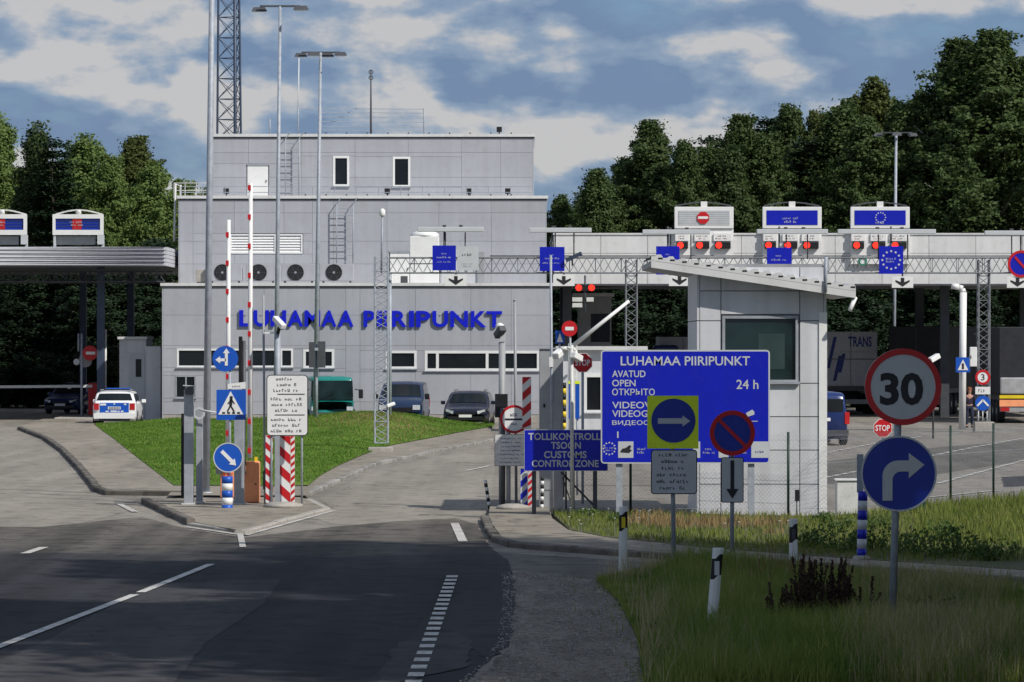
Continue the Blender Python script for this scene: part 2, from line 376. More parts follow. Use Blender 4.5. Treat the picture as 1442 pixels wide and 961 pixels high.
def kerb(name, pts, m, h=.11, w=.16, step=1.0, seed=1):
    base = struct(MB().add([(*GP(*pts[0]), -.02), (*GP(*pts[1]), -.02), (GP(*pts[1])[0], GP(*pts[1])[1]+.01, -.02)], [(0, 1, 2)]).build(name, m)); rd = random.Random(seed)
    for a, b in resample([GP(*p) for p in pts], step):
        d = (b-a).normalized(); nn = Vector((-d.y, d.x)); g = .006; hh = h+rd.uniform(-.008, .008); j = rd.uniform(-.012, .012)
        a2, b2 = a+d*g+nn*j, b-d*g+nn*j; q = [a2, b2, b2+nn*w, a2+nn*w]; c = .02
        t = [a2+nn*c, b2+nn*c, b2+nn*w, a2+nn*w]
        v = [(p.x, p.y, -.05) for p in q]+[(p.x, p.y, hh-c) for p in q[:2]]+[(p.x, p.y, hh) for p in t]
        MB().add(v, [(0, 1, 5, 4), (4, 5, 7, 6), (6, 7, 8, 9), (1, 2, 8, 7, 5), (0, 4, 6, 9, 3), (2, 3, 9, 8)]).build('kerb_stone', m, base)
    return base

wsheet('ground', -2500, 2500, -300, 4500, -.04, 'field')
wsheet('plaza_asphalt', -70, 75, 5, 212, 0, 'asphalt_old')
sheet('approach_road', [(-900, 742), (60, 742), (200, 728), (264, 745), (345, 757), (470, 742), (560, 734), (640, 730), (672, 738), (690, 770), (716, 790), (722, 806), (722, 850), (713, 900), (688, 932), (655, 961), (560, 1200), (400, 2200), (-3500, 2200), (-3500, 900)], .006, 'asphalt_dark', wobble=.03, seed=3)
sheet('road_patch', [(700, 812), (722, 812), (727, 850), (720, 905), (690, 928), (668, 915), (600, 905), (560, 961), (500, 1100), (430, 1100), (520, 961), (590, 880), (640, 840)], .010, 'asphalt_patch', wobble=.05, seed=4)
sheet('gravel_shoulder', [(724, 806), (780, 810), (842, 818), (872, 850), (897, 900), (906, 961), (960, 2200), (520, 2200), (600, 1100), (668, 961), (695, 938), (718, 905), (728, 850)], .012, 'gravel', wobble=.04, seed=5)
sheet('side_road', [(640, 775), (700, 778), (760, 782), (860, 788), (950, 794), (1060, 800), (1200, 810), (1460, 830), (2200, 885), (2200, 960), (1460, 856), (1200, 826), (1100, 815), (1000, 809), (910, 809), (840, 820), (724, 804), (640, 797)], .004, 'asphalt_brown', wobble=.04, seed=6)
sheet('left_road', [(-900, 592), (-60, 583), (24, 604), (70, 632), (128, 692), (146, 700), (190, 705), (196, 716), (120, 735), (60, 752), (-60, 770), (-900, 800)], .004, 'asphalt_pale', wobble=.04, seed=8)
sheet('barrier_lane', [(430, 727), (470, 716), (450, 703), (500, 676), (560, 656), (690, 628), (700, 640), (690, 716), (672, 735), (600, 742), (470, 738)], .004, 'asphalt_pale', wobble=.04, seed=9)
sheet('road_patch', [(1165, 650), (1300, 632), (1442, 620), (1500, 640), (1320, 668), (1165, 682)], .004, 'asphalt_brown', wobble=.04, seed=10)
sheet('road_patch', [(1410, 672), (1500, 668), (1500, 682), (1415, 686)], .004, 'asphalt_patch', wobble=.04, seed=11)
sheet('road_patch', [(215, 822), (395, 815), (372, 850), (290, 905), (245, 961), (-80, 961), (60, 905)], .010, 'asphalt_grey', wobble=.02, seed=15)
sheet('road_patch', [(560, 905), (640, 890), (668, 905), (655, 940), (560, 961), (530, 961)], .0145, 'asphalt_grey', wobble=.05, seed=16)
# markings
def line(name, pts, w, m='paint', z=.019, gap=None):
    P = [Vector(GP(*p)) for p in pts]; b = MB()
    segs = [(P[i], P[i+1]) for i in range(len(P)-1)]
    if gap:
        on, off = gap; q = []
        for a, c in segs:
            n = max(1, int((c-a).length/(on+off)))
            for k in range(n):
                s0 = a.lerp(c, k/n); q.append((s0, s0+(c-a).normalized()*on))
        segs = q
    for i, (a, c) in enumerate(segs):
        d = (c-a).normalized(); nn = Vector((-d.y, d.x))*w/2
        b.add([(*(a-nn), z), (*(c-nn), z), (*(c+nn), z), (*(a+nn), z)], [(0, 1, 2, 3)])
    return struct(b.build(name, m))
line('centre_line', [(-260, 1012), (190, 839)], .13); line('centre_line', [(198, 836), (297, 796)], .13)
line('edge_line', [(520, 1130), (585, 955), (604, 905), (638, 810)], .17, gap=(.48, .38))
line('give_way_line', [(640, 738), (652, 764)], .16, 'paint_worn')
line('stop_line', [(338, 752), (342, 772)], .11, 'paint_worn')
line('lane_line', [(1150, 641), (1228, 626), (1300, 615)], .16, 'paint', gap=(1.1, .35)); line('lane_line', [(1310, 643), (1380, 629), (1442, 618)], .16, 'paint', gap=(1.1, .35))
line('lane_line', [(1150, 676), (1230, 660)], .14, 'paint', gap=(.9, .3)); line('lane_line', [(1320, 682), (1442, 649), (1500, 637)], .14, 'paint', gap=(.9, .3))
line('lane_line', [(1300, 702), (1400, 692), (1500, 690)], .14, 'paint_worn')
line('lane_line', [(655, 664), (690, 657)], .12, 'paint_worn'); line('lane_line', [(166, 710), (190, 722)], .14, 'paint_worn')
line('lane_line', [(35, 781), (62, 772)], .16, 'paint_worn')

line('island_edge_paint', [(262, 743), (345, 755), (405, 738), (470, 720)], .11, 'paint_worn', z=.014)
# right-hand pavement and kerb
RK = [(676, 733), (682, 748), (693, 764), (715, 771), (757, 775), (850, 782), (947, 789), (1060, 796), (1200, 806), (1442, 824), (1750, 848)]
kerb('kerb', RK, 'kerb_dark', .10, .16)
def off_in(pts, d):
    P = [Vector(GP(*p)) for p in pts]; out = []
    for i, p in enumerate(P):
        t = (P[min(i+1, len(P)-1)]-P[max(i-1, 0)]).normalized(); out.append(p+Vector((-t.y, t.x))*d)
    return out
def wpoly(name, pts, z, m, thick=0):
    n = len(pts); b = MB().add([(p[0], p[1], z) for p in pts]+[(p[0], p[1], z-.15) for p in pts], [tuple(range(n))]+[(k, (k+1) % n, n+(k+1) % n, n+k) for k in range(n)])
    return struct(b.build(name, m))
edge = off_in(RK, .17)
far = [GZ(x, y, .10) for x, y in [(1750, 818), (1442, 803), (1200, 787), (1000, 772), (850, 756), (800, 746), (778, 730), (770, 712), (690, 712)]]
wpoly('pavement', edge+far, .098, 'pavement')

# left side: kerb, pavement, lawn mound, far pavement
LK = [(24, 605), (60, 619), (85, 637), (110, 664), (133, 693), (150, 698), (255, 699)]
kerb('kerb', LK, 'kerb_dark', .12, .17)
le = off_in(LK, .17)
wpoly('pavement', le+[GZ(x, y, .1) for x, y in [(262, 687), (222, 655), (182, 622), (150, 597), (95, 590), (60, 590), (40, 596)]], .098, 'pavement')
RK2 = [(436, 699), (480, 679), (530, 656), (600, 641), (700, 621)]
kerb('kerb', [p for p in RK2], 'kerb', .09, .15)
wpoly('pavement', off_in(RK2, .15)+[GZ(x, y, .1) for x, y in [(690, 600), (580, 619), (498, 639), (446, 663), (410, 686)]], .088, 'pavement')
sheet('pavement', [(236, 698), (440, 698), (425, 684), (250, 684)], .094, 'pavement')
LAWN = [(690, 245, 434), (675, 226, 452), (660, 207, 478), (645, 188, 512), (632, 172, 548), (622, 160, 600), (612, 146, 650), (604, 136, 696), (597, 128, 698), (592, 128, 699)]
def lawn_lr(y):
    for a, b in zip(LAWN[:-1], LAWN[1:]):
        if b[0] <= y <= a[0]:
            t = (a[0]-y)/(a[0]-b[0]); return a[1]+(b[1]-a[1])*t, a[2]+(b[2]-a[2])*t
    return LAWN[-1][1:]
def lawn_pt(u, t):                                    # u 0..1 near->far in depth, t 0..1 across
    D0, D1 = DG(690), 160.0; D = D0+(D1-D0)*u; y = CY+F*H/D; l, r = lawn_lr(max(592.5, y)); x = l+(r-l)*t
    px = X(x, D); g = math.exp(-((x-520)/95)**2)
    z = .112+(.26+.34*g)*math.exp(-((D-148)/26)**2)*min(1, u*1.6)*min(1, 5*t, 5*(1-t))+.02*math.sin(px*1.7)*math.sin(D*.6)*min(1, 8*t, 8*(1-t), 8*u)
    return (px, D, z)
nu, nv = 70, 40
lv = [lawn_pt(i/nu, j/nv) for i in range(nu+1) for j in range(nv+1)]
lawn = struct(MB().add(lv, [(i*(nv+1)+j, i*(nv+1)+j+1, (i+1)*(nv+1)+j+1, (i+1)*(nv+1)+j) for i in range(nu) for j in range(nv)], True).build('lawn', 'lawn'))

# barrier island
IK = [(198, 709), (230, 724), (264, 740), (345, 752), (405, 735), (466, 719), (440, 706)]
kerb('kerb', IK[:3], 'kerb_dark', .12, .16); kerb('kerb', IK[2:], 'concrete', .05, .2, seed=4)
wpoly('pavement', off_in(IK, .16)+[GZ(x, y, .1) for x, y in [(420, 697), (300, 697), (230, 700)]], .058, 'pavement')
# right-hand grass strip behind the pavement
STRIP = [(776, 722), (802, 746), (850, 756), (1000, 772), (1200, 787), (1442, 803), (1750, 820), (1750, 690), (1442, 701), (1300, 712), (1165, 728), (980, 724)]
sp = [GZ(x, y, .10) for x, y in STRIP]
wpoly('grass_bank', sp, .106, 'soil')
VERGE = [(840, 820), (905, 809), (1000, 809), (1100, 815), (1200, 826), (1460, 857), (2200, 960), (2200, 2200), (960, 2200), (906, 961), (897, 900), (872, 850)]
wpoly('grass_verge', [GP(*p) for p in VERGE], .03, 'soil')

# ------------------------------------------------------------------ buildings
def cut(rects, op):
    out = []
    for x0, x1, y0, y1 in rects:
        a0, a1, b0, b1 = op
        if a1 <= x0 or a0 >= x1 or b1 <= y0 or b0 >= y1: out.append((x0, x1, y0, y1)); continue
        if b0 > y0: out.append((x0, x1, y0, b0))
        if b1 < y1: out.append((x0, x1, b1, y1))
        m0, m1 = max(y0, b0), min(y1, b1)
        if a0 > x0: out.append((x0, a0, m0, m1))
        if a1 < x1: out.append((a1, x1, m0, m1))
    return [r for r in out if r[1]-r[0] > .8 and r[3]-r[2] > .8]
def panels(parent, xs, ys, D, m, openings=(), gap=.010, th=.05, name='panel'):
    for i in range(len(xs)-1):
        for j in range(len(ys)-1):
            rs = [(xs[i], xs[i+1], ys[j], ys[j+1])]
            for op in openings: rs = cut(rs, op)
            for r in rs:
                MB().box(X(r[0], D)+gap/2, X(r[1], D)-gap/2, D-th, D+.01, Z(r[3], D)+gap/2, Z(r[2], D)-gap/2).build(name, m, parent)
def window(parent, x0, x1, y0, y1, D, fw=.09, mull=(), glass='glass', frame='white', name='window', sill=True):
    a, b, c, d = X(x0, D), X(x1, D), Z(y1, D), Z(y0, D)
    w = MB()
    w.box(a, b, D-.07, D+.02, c, c+fw).box(a, b, D-.07, D+.02, d-fw, d).box(a, a+fw, D-.068, D+.02, c+fw, d-fw).box(b-fw, b, D-.068, D+.02, c+fw, d-fw)
    for q in mull: w.box(X(q, D)-fw/2, X(q, D)+fw/2, D-.066, D+.02, c+fw, d-fw)
    o = w.build(name, frame, parent)
    MB().box(a+fw*.5, b-fw*.5, D-.015, D+.008, c+fw*.5, d-fw*.5).build('pane', glass, o)
    if sill: MB().box(a-.03, b+.03, D-.13, D-.071, c-.03, c+.02).build('sill', 'steel', o)
    return o

DB, D2, D3 = 168.0, 173.0, 176.0
bd = T('border_station', 'grey panel-clad three-tier border station with big blue wall lettering', 'building', (X(500, DB), DB+6, 0))
def core(x0, x1, ytop, D, dep, z0, name='wall'):
    return MB().box(X(x0, D)+.02, X(x1, D)-.02, D+.012, D+dep, z0, Z(ytop, D)-.02).build(name, 'wall_core', bd)
zr1, zr2 = Z(403, DB), Z(280, D2)
core(230, 775, 403, DB, 18, 0); core(253, 768, 280, D2, 12.9, zr1-.3); core(300, 750, 193, D3, 9.8, zr2-.3)
W1 = [(249, 344, 491, 518), (350, 413, 491, 518), (427, 471, 492, 519), (543, 587, 494, 520), (598, 760, 494, 523), (247, 276, 529, 561)]
panels(bd, [230, 293, 372, 450, 487, 507, 585, 663, 720, 775], [403, 444, 487, 524, 566, 584], DB, 'wall', W1)
MB().box(X(230, DB), X(775, DB), DB-.04, DB+.01, 0, Z(584.5, DB)).build('plinth', 'concrete', bd)
window(bd, *W1[0], DB, mull=(296,)); window(bd, *W1[1], DB, mull=(388, 396)); window(bd, *W1[2], DB, fw=.11); window(bd, *W1[3], DB, fw=.11); window(bd, *W1[4], DB, fw=.12, mull=(616, 686)); window(bd, *W1[5], DB, mull=(262,), fw=.06, frame='steel')
# side cladding and parapets
for x0, x1, yt, D, dep, z0 in ((230, 775, 403, DB, 18, 0), (253, 768, 280, D2, 12.9, zr1), (300, 750, 193, D3, 9.8, zr2)):
    for xx, s_ in ((x0, -1), (x1, 1)):
        MB().box(X(xx, D)-(.05 if s_ < 0 else -.0), X(xx, D)+(.05 if s_ > 0 else 0), D-.05, D+dep, z0, Z(yt, D)).build('side_cladding', 'wall', bd)
    MB().box(X(x0, D)-.12, X(x1, D)+.12, D-.12, D+dep+.1, Z(yt, D), Z(yt, D)+.13).build('parapet_cap', 'fascia', bd)
    MB().box(X(x0, D)-.07, X(x1, D)+.07, D-.075, D-.052, Z(yt, D)-.09, Z(yt, D)-.002).build('drip_edge', 'darkgrey', bd)
LV = (323, 427, 329, 358); DR2 = (548, 578, 354, 401)
panels(bd, [253, 272, 330, 400, 440, 470, 545, 618, 692, 768], [280, 300, 340, 372, 401], D2, 'wall', [LV, DR2])
W3 = [(469, 492, 220, 263), (553, 578, 221, 264)]; DR3 = (347, 379, 231, 276)
panels(bd, [300, 350, 425, 500, 575, 650, 705, 750], [193, 215, 250, 279], D3, 'wall', W3+[DR3])
for w in W3: window(bd, *w, D3, fw=.10)
for (x0, x1, y0, y1), D in ((DR3, D3), (DR2, D2)):
    d_ = MB().pb(x0+1.5, x1-1.5, y0+1.5, y1, D-.03, .04).build('door', 'white', bd)
    MB().pb(x0, x1, y0, y0+1.6, D-.08, .09).build('frame', 'steel', d_); MB().pb(x1-4.5, x1-3.5, (y0+y1)/2, (y0+y1)/2+3, D-.075, .05).build('handle', 'darkgrey', d_)
# louvre: frame and blades
for a, b in ((324, 388.5), (389.5, 426)):
    f = MB(); f.pb(a, b, 330, 332, D2-.08, .1).pb(a, b, 355.5, 357.5, D2-.08, .1).pb(a, a+2, 332, 355.5, D2-.078, .1).pb(b-2, b, 332, 355.5, D2-.078, .1)
    lo_ = f.build('louvre', 'car_white', bd)
    for k in range(6):
        y = 333+k*3.8; x0, x1 = X(a+2, D2), X(b-2, D2); z = Z(y, D2)
        MB().add([(x0, D2-.06, z-.105), (x1, D2-.06, z-.105), (x1, D2-.0, z+.0), (x0, D2-.0, z+.0), (x0, D2-.05, z-.115), (x1, D2-.05, z-.115), (x1, D2+.01, z-.01), (x0, D2+.01, z-.01)],
                 [(0, 1, 2, 3), (7, 6, 5, 4), (0, 4, 5, 1), (2, 6, 7, 3), (1, 5, 6, 2), (0, 3, 7, 4)]).build('slat', 'car_white', lo_)
# rooftop railings
def railing(parent, x0, x1, ytop, ybot, D, n, rails=2, m='galv', r=.02):
    b = MB(); 
    for k in range(n+1): x = x0+(x1-x0)*k/n; b.tube((X(x, D), D, Z(ybot, D)), (X(x, D), D, Z(ytop, D)), r, n=5)
    for k in range(rails): y = ytop+(ybot-ytop)*k/rails; b.tube((X(x0, D), D, Z(y, D)), (X(x1, D), D, Z(y, D)), r*.9, n=5)
    return b.build('railing', m, parent)
railing(bd, 255, 750, 263, 279.5, D2+.3, 16); railing(bd, 245, 292, 258, 279, D2+.8, 3, m='white_dirty')
b = MB()
for yy in (258, 275, 296, 318, 334): b.tube((X(244, D2), D2+.8, Z(yy, D2)), (X(247, D2), D2+2, Z(yy+1, D2)), .03, n=5)
b.tube((X(245, D2), D2+.8, Z(258, D2)), (X(243, D2), D2+.8, Z(340, D2)), .05, n=6).tube((X(249, D2), D2+2, Z(258, D2)), (X(248, D2), D2+2, Z(340, D2)), .05, n=6)
b.build('access_ladder', 'white_dirty', bd)
def ladder(x0, x1, ytop, ybot, D, n, hoop=True):
    b = MB()
    for x in (x0, x1): b.tube((X(x, D), D, Z(ytop, D)), (X(x, D), D, Z(ybot, D)), .028, n=6)
    o = b.build('ladder', 'galv', bd)
    for k in range(n): y = ytop+6+(ybot-ytop-8)*k/(n-1); MB().tube((X(x0, D), D, Z(y, D)), (X(x1, D), D, Z(y, D)), .02, n=5).build('rung', 'galv', o)
    if hoop:
        c = MB()
        for x, s_ in ((x0, 1), (x1, 1)):
            c.tube((X(x, D), D, Z(ytop, D)), (X(x+6, D), D-.02, Z(ytop-9, D)), .022, n=5); c.tube((X(x+6, D), D-.02, Z(ytop-9, D)), (X(x+6, D), D+.5, Z(ytop-9, D)), .022, n=5)
        c.build('grab_rail', 'galv', o)
ladder(402, 421, 196, 279, D3-.35, 9); ladder(474, 497, 288, 371, D2-.35, 9)
# roof mast frame and antennas
b = MB(); Dm = D3+3
for i, y in enumerate((153, 158, 164, 170, 176, 181)): b.tube((X(452 if i else 420, Dm), Dm+.3*i, Z(y, Dm)), (X(597, Dm), Dm+.3*i, Z(y+1, Dm)), .018, n=5)
for x, y in ((597, 153), (523, 150), (452, 154), (380, 168)): b.tube((X(x, Dm), Dm, Z(192, Dm)), (X(x, Dm), Dm, Z(y, Dm)), .035, n=6)
b.build('antenna_frame', 'galv', bd)
an = T('whip_antenna', 'thin white whip antenna above the station roof near the lamp mast', 'antenna', (X(420, Dm), Dm, Z(193, Dm)+.1))
MB().tube((X(420, Dm), Dm, Z(193, Dm)+.1), (X(420, Dm), Dm, Z(150, Dm)), .03, n=6).build('mount', 'galv', an); MB().tube((X(420, Dm), Dm, Z(150, Dm)), (X(421, Dm), Dm, Z(82, Dm)), .035, .02, n=6).build('whip', 'white', an)
an = T('roof_antenna', 'dark mast with two small loops rising from middle of the roof', 'antenna', (X(523, Dm), Dm-.6, Z(193, Dm)+.1))
b = MB().tube((X(523, Dm), Dm-.6, Z(193, Dm)+.1), (X(523, Dm), Dm-.6, Z(100, Dm)), .05, .03, n=6); b.build('pole', 'darkgrey', an)
b = MB(); b.ring(X(523, Dm), Z(103, Dm), .07, .11, Dm-.62, Dm-.58, 12).ring(X(523, Dm), Z(111, Dm), .07, .11, Dm-.62, Dm-.58, 12); b.build('loop', 'darkgrey', an)
for i, (x, y, D, z0) in enumerate(((703, 187, D3, Z(193, D3)+.13), (660, 279, D2+.1, zr2+.13), (545, 278, D2+.1, zr2+.13), (715, 277, D2+.1, zr2+.13), (318, 273, D2+.1, zr2+.13))):
    fl = T('floodlight', ['black floodlight on the top roof edge near its right end', 'black floodlight on middle roof right of the upper windows', 'dark floodlight on middle roof under the right upper window', 'black floodlight at right end of the middle roof', 'black floodlight at left end of the middle roof'][i], 'floodlight', (X(x, D), D+.3, z0), 'roof floodlights')
    MB().tube((X(x, D), D+.3, z0), (X(x, D), D+.3, z0+.16), .03, n=6).build('bracket', 'black', fl)
    bevel(MB().box(X(x, D)-.12, X(x, D)+.12, D+.2, D+.36, z0+.1, z0+.34).build('lamp_head', 'black', fl), .02)
for k in range(11):
    x = 430+k*29; MB().box(X(x, D3)-.03, X(x, D3)+.03, D3+.1, D3+.16, Z(193, D3)+.12, Z(193, D3)+.2).build('cable_clip', 'black', bd)
    MB().box(X(x, D2)-.03, X(x, D2)+.03, D2+.1, D2+.16, zr2+.12, zr2+.2).build('cable_clip', 'black', bd)
# wall lettering: every letter stands off the wall on its own
wl = T('wall_lettering', 'large blue stand-off capital letters across the grey front wall', 'lettering', (X(520, DB), DB-.06, Z(458, DB)))
word = [('L', 337, 354), ('U', 357, 379), ('H', 381, 403), ('A', 405, 427), ('M', 429, 451), ('A', 453, 474), ('A', 476, 498), ('P', 512, 528), ('I', 531, 538), ('I', 541, 548), ('R', 552, 573), ('I', 576, 583), ('P', 586, 606), ('U', 609, 631), ('N', 634, 659), ('K', 663, 685), ('T', 685, 707)]
for c, a, b_ in word:
    txt(wl, c, a, b_, 437+.004*(a-337), 460+.004*(a-337), DB-.09, 'letter_blue', 'letter', bold=.03, depth=.06)
b = MB()
for c, a, b_ in word: b.box(X((a+b_)/2, DB)-.02, X((a+b_)/2, DB)+.02, DB-.095, DB-.045, Z(444, DB)-.01, Z(444, DB)+.01)
b.build('spacer', 'steel', wl)
# air conditioners on the terrace
def aircon(x0, x1, label):
    D = DB+.9; z0 = zr1+.13; t = T('air_conditioner', label, 'air conditioner', (X((x0+x1)/2, D), D+.3, z0), 'fan units on the terrace')
    bevel(MB().box(X(x0, D), X(x1, D), D, D+.55, z0+.1, Z(372, D)).build('casing', 'wall', t), .02)
    cx, cz = X(x0+(x1-x0)*.42, D), (z0+.1+Z(372, D))/2; r = .36
    MB().disc(cx, cz, r, D-.012, D-.002, 28).build('fan_opening', 'black', t)
    g = MB()
    for k in range(4): g.ring(cx, cz, r*(k+1)/4.2-.008, r*(k+1)/4.2+.008, D-.03, D-.014, 24)
    for k in range(6): a = k*PI/3; g.bar((cx, D-.022, cz), (cx+math.cos(a)*r, D-.022, cz+math.sin(a)*r), .016)
    g.build('fan_grille', 'darkgrey', t); MB().disc(cx, cz, .05, D-.04, D-.02, 10).build('hub', 'steel', t)
    for xx in (x0+4, x1-6): MB().box(X(xx, D), X(xx+2, D), D+.05, D+.5, z0, z0+.1).build('foot', 'darkgrey', t)
for x0, x1, lb in ((293, 341, 'leftmost fan unit on terrace, behind the lamp mast and barrier arm'), (346, 389, 'second fan unit from left, partly hidden by the taller barrier arm'), (396, 444, 'third fan unit from left, below the white louvre'), (450, 498, 'rightmost fan unit, under the wall ladder')): aircon(x0, x1, lb)
D = DB+1.2; z0 = zr1+.13
t = T('vent_cowl', 'small brown box on terrace left of the fan units', 'box', (X(288, D), D, z0)); bevel(MB().box(X(276, D), X(291, D), D, D+.5, z0+.06, Z(380, D)).build('box_body', 'concrete', t), .02); MB().box(X(277, D), X(290, D), D+.05, D+.45, z0, z0+.06).build('foot', 'darkgrey', t)
t = T('ventilation_unit', 'tall cream ventilation cabinet with domed top on the terrace', 'ventilation unit', (X(598, D), D+.6, z0))
bevel(MB().box(X(577, D), X(618, D), D, D+1.2, z0, Z(333, D)).build('cabinet', 'white', t), .03)
MB().lathe([(.62, Z(333, D)), (.62, Z(330, D)), (.5, Z(327, D)), (.2, Z(324, D))], X(598, D), D+.6, 20).build('dome', 'white', t); MB().box(X(577, D)-.01, X(618, D)+.01, D-.012, D-.002, Z(372, D), Z(371, D)).build('joint', 'darkgrey', t)
t = T('terrace_cabinet', 'pale green cabinet with dark pillar on terrace right of the ventilation unit', 'cabinet', (X(650, D), D+.4, z0))
bevel(MB().box(X(621, D), X(672, D), D+.2, D+.9, z0, Z(352, D)).build('cabinet', 'plate_grey', t), .02); MB().box(X(673, D), X(682, D), D+.1, D+.6, z0, Z(355, D)).build('pillar', 'grey', t); MB().box(X(645, D), X(670, D), D+.18, D+.198, Z(362, D), Z(359, D)).build('vent_slot', 'black', t)
t = T('wall_lamp', 'small blue lamp box beside the terrace door', 'lamp', (X(569, D), D, z0)); bevel(MB().box(X(564, D), X(574, D), D, D+.2, z0, Z(389, D)).build('lamp_body', 'darkgrey', t), .02)

# lattice helper: square mast or truss between two points
def lattice(b, p, q, side, n, r, legs=4, rb=None, phase=0, up=Vector((0, 0, 1))):
    p = Vector(p); q = Vector(q); d = (q-p).normalized(); u = d.cross(Vector((0, 1, 0)) if abs(d.y) < .9 else Vector((1, 0, 0))).normalized(); w = d.cross(u)
    rb = rb or r*.55; s2 = side if isinstance(side, (tuple, list)) else (side, side)
    def c(k, t):
        s_ = (s2[0]+(s2[1]-s2[0])*t)/2
        if legs == 4: a, e_ = ((-1, -1), (1, -1), (1, 1), (-1, 1))[k]
        else: a, e_ = math.cos(2*PI*k/3+phase)*1.15, math.sin(2*PI*k/3+phase)*1.15
        return p.lerp(q, t)+u*a*s_+w*e_*s_
    for k in range(legs): b.tube(c(k, 0), c(k, 1), r, n=6, caps=False)
    for i in range(n):
        for k in range(legs):
            k2 = (k+1) % legs; t0, t1 = i/n, (i+1)/n
            b.tube(c(k, t0), c(k2, t1), rb, n=4, caps=False); b.tube(c(k2, t0), c(k, t1), rb, n=4, caps=False) if legs == 3 else None
            if legs == 3 or i % 3 == 0: b.tube(c(k, t0), c(k2, t0), rb, n=4, caps=False)
    return b
t = T('lattice_tower', 'tall dark steel lattice radio tower behind the station', 'tower', (X(325, 192), 193, 0))
lattice(MB(), (X(325, 192), 193, .3), (X(322, 192), 193, Z(-180, 192)), (1.5, .95), 26, .055, 3, .02, .3).build('lattice', 'tower_steel', t)
MB().box(X(325, 192)-1, X(325, 192)+1, 192, 194, 0, .3).build('footing', 'concrete', t)
MB().tube((X(331, 192), 192.6, .3), (X(329, 192), 192.6, Z(-170, 192)), .09, n=6).build('cable_run', 'tower_steel', t)

# ------------------------------------------------------------------ canopies
def canopy_board_left(x0, label):
    D = DCL; z0 = Z(348, D)+.02; t = T('canopy_sign', label, 'sign', (X(x0+36, D), D+.5, z0), 'sign boxes on the left canopy')
    fr = MB().pb(x0, x0+71, 302, 308, D+.3, .3).pb(x0, x0+71, 324, 331, D+.3, .3).pb(x0, x0+4, 308, 324, D+.3, .3).pb(x0+67, x0+71, 308, 324, D+.3, .3)
    fr.build('frame', 'white', t); MB().pb(x0+4, x0+67, 308, 324, D+.36, .2).build('blue_panel', 'blue_shield', t)
    MB().pb(x0+28, x0+41, 308.5, 323.5, D+.33, .025).build('red_panel', 'tail', t); marks(t, x0+24, x0+46, 311, 319, 2, D+.325, 'plate_grey', x0)
    for k in range(3): MB().pb(x0+5, x0+66, 311+k*4, 311.4+k*4, D+.34, .018).build('slat_joint', 'darkgrey', t)
    b = MB(); 
    for xx in (x0+1.5, x0+69.5): b.box(X(xx, D)-.05, X(xx, D)+.05, D+.35, D+.55, z0, Z(331, D))
    b.box(X(x0+62, D), X(x0+71, D), D+.3, D+.6, z0+.1, Z(331, D)); b.build('leg', 'plate_grey', t)
    MB().pb(x0+4, x0+60, 333, 345, D+.6, .1).build('lower_panel', 'grey', t)
    a = MB(); P = [(x0+2+k*67/8, 302-6.5*math.sin(PI*k/8)) for k in range(9)]
    for p, q in zip(P[:-1], P[1:]): a.tube((X(p[0], D), D+.45, Z(p[1], D)), (X(q[0], D), D+.45, Z(q[1], D)), .035, n=5)
    a.tube((X(x0+35, D), D+.45, Z(302, D)), (X(x0+35, D), D+.45, Z(295.5, D)), .12, n=6); a.build('arched_hoop', 'white_dirty', t)
DCL = 169.0
cl = T('left_canopy', 'dark open canopy with ribbed pale metal fascia at the left edge', 'canopy', (X(100, DCL), DCL+8, 0))
zc0, zc1 = Z(375, DCL), Z(348, DCL)
for k in range(5):
    za, zb = zc0+(zc1-zc0)*k/5, zc0+(zc1-zc0)*(k+1)/5; x0, x1 = X(-260, DCL), X(232, DCL); y = DCL
    MB().add([(x0, y, za+.012), (x1, y, za+.012), (x1, y-.07, za+.06), (x0, y-.07, za+.06), (x0, y-.02, zb), (x1, y-.02, zb), (x1, y+.1, zb), (x0, y+.1, zb), (x0, y+.1, za), (x1, y+.1, za)],
             [(0, 1, 3, 2), (2, 3, 5, 4), (4, 5, 6, 7), (7, 6, 9, 8), (8, 9, 1, 0), (1, 9, 6, 5, 3), (0, 2, 4, 7, 8)]).build('fascia_rib', 'fascia_rib', cl)
    MB().box(X(232, DCL)+.01, X(232, DCL)+.09, DCL+.1, DCL+30, za+.015, zb-.005).build('fascia_rib', 'fascia_rib', cl)
MB().box(X(-260, DCL), X(232, DCL), DCL+.12, DCL+30, zc0+.15, zc1-.05).build('roof_slab', 'grey', cl)  # slab carried further back to add shade behind the canopy
for x, dd in ((133, 2.5), (120, 20), (45, 20), (-90, 2.5)):
    MB().box(X(x, DCL)-.16, X(x, DCL)+.16, DCL+dd, DCL+dd+.32, 0, zc0+.15).build('column', 'tower_steel', cl)
b = MB()
for dd in (1.5, 5): lattice(b, (X(-200, DCL), DCL+dd, Z(388, DCL)), (X(228, DCL), DCL+dd, Z(388, DCL)), .5, 40, .03, 4, .015)
b.build('ceiling_truss', 'darkgrey', cl)
canopy_board_left(74, 'blue and red sign box on left canopy roof, nearer the station'); canopy_board_left(-34, 'sign box on left canopy roof cut by the left picture edge')
t = T('customs_cabin', 'grey cabin with a narrow-windowed door in shade left of the station', 'cabin', (X(200, 172), 174, 0)); D = 172.0
bevel(MB().box(X(168, D), X(206, D), D, D+3, 0, Z(478, D)).build('wall', 'booth_white', t), .02); bevel(MB().box(X(206.5, D), X(228, D), D-.6, D+3, 0, Z(488, D)).build('side_wall', 'booth_white', t), .02)
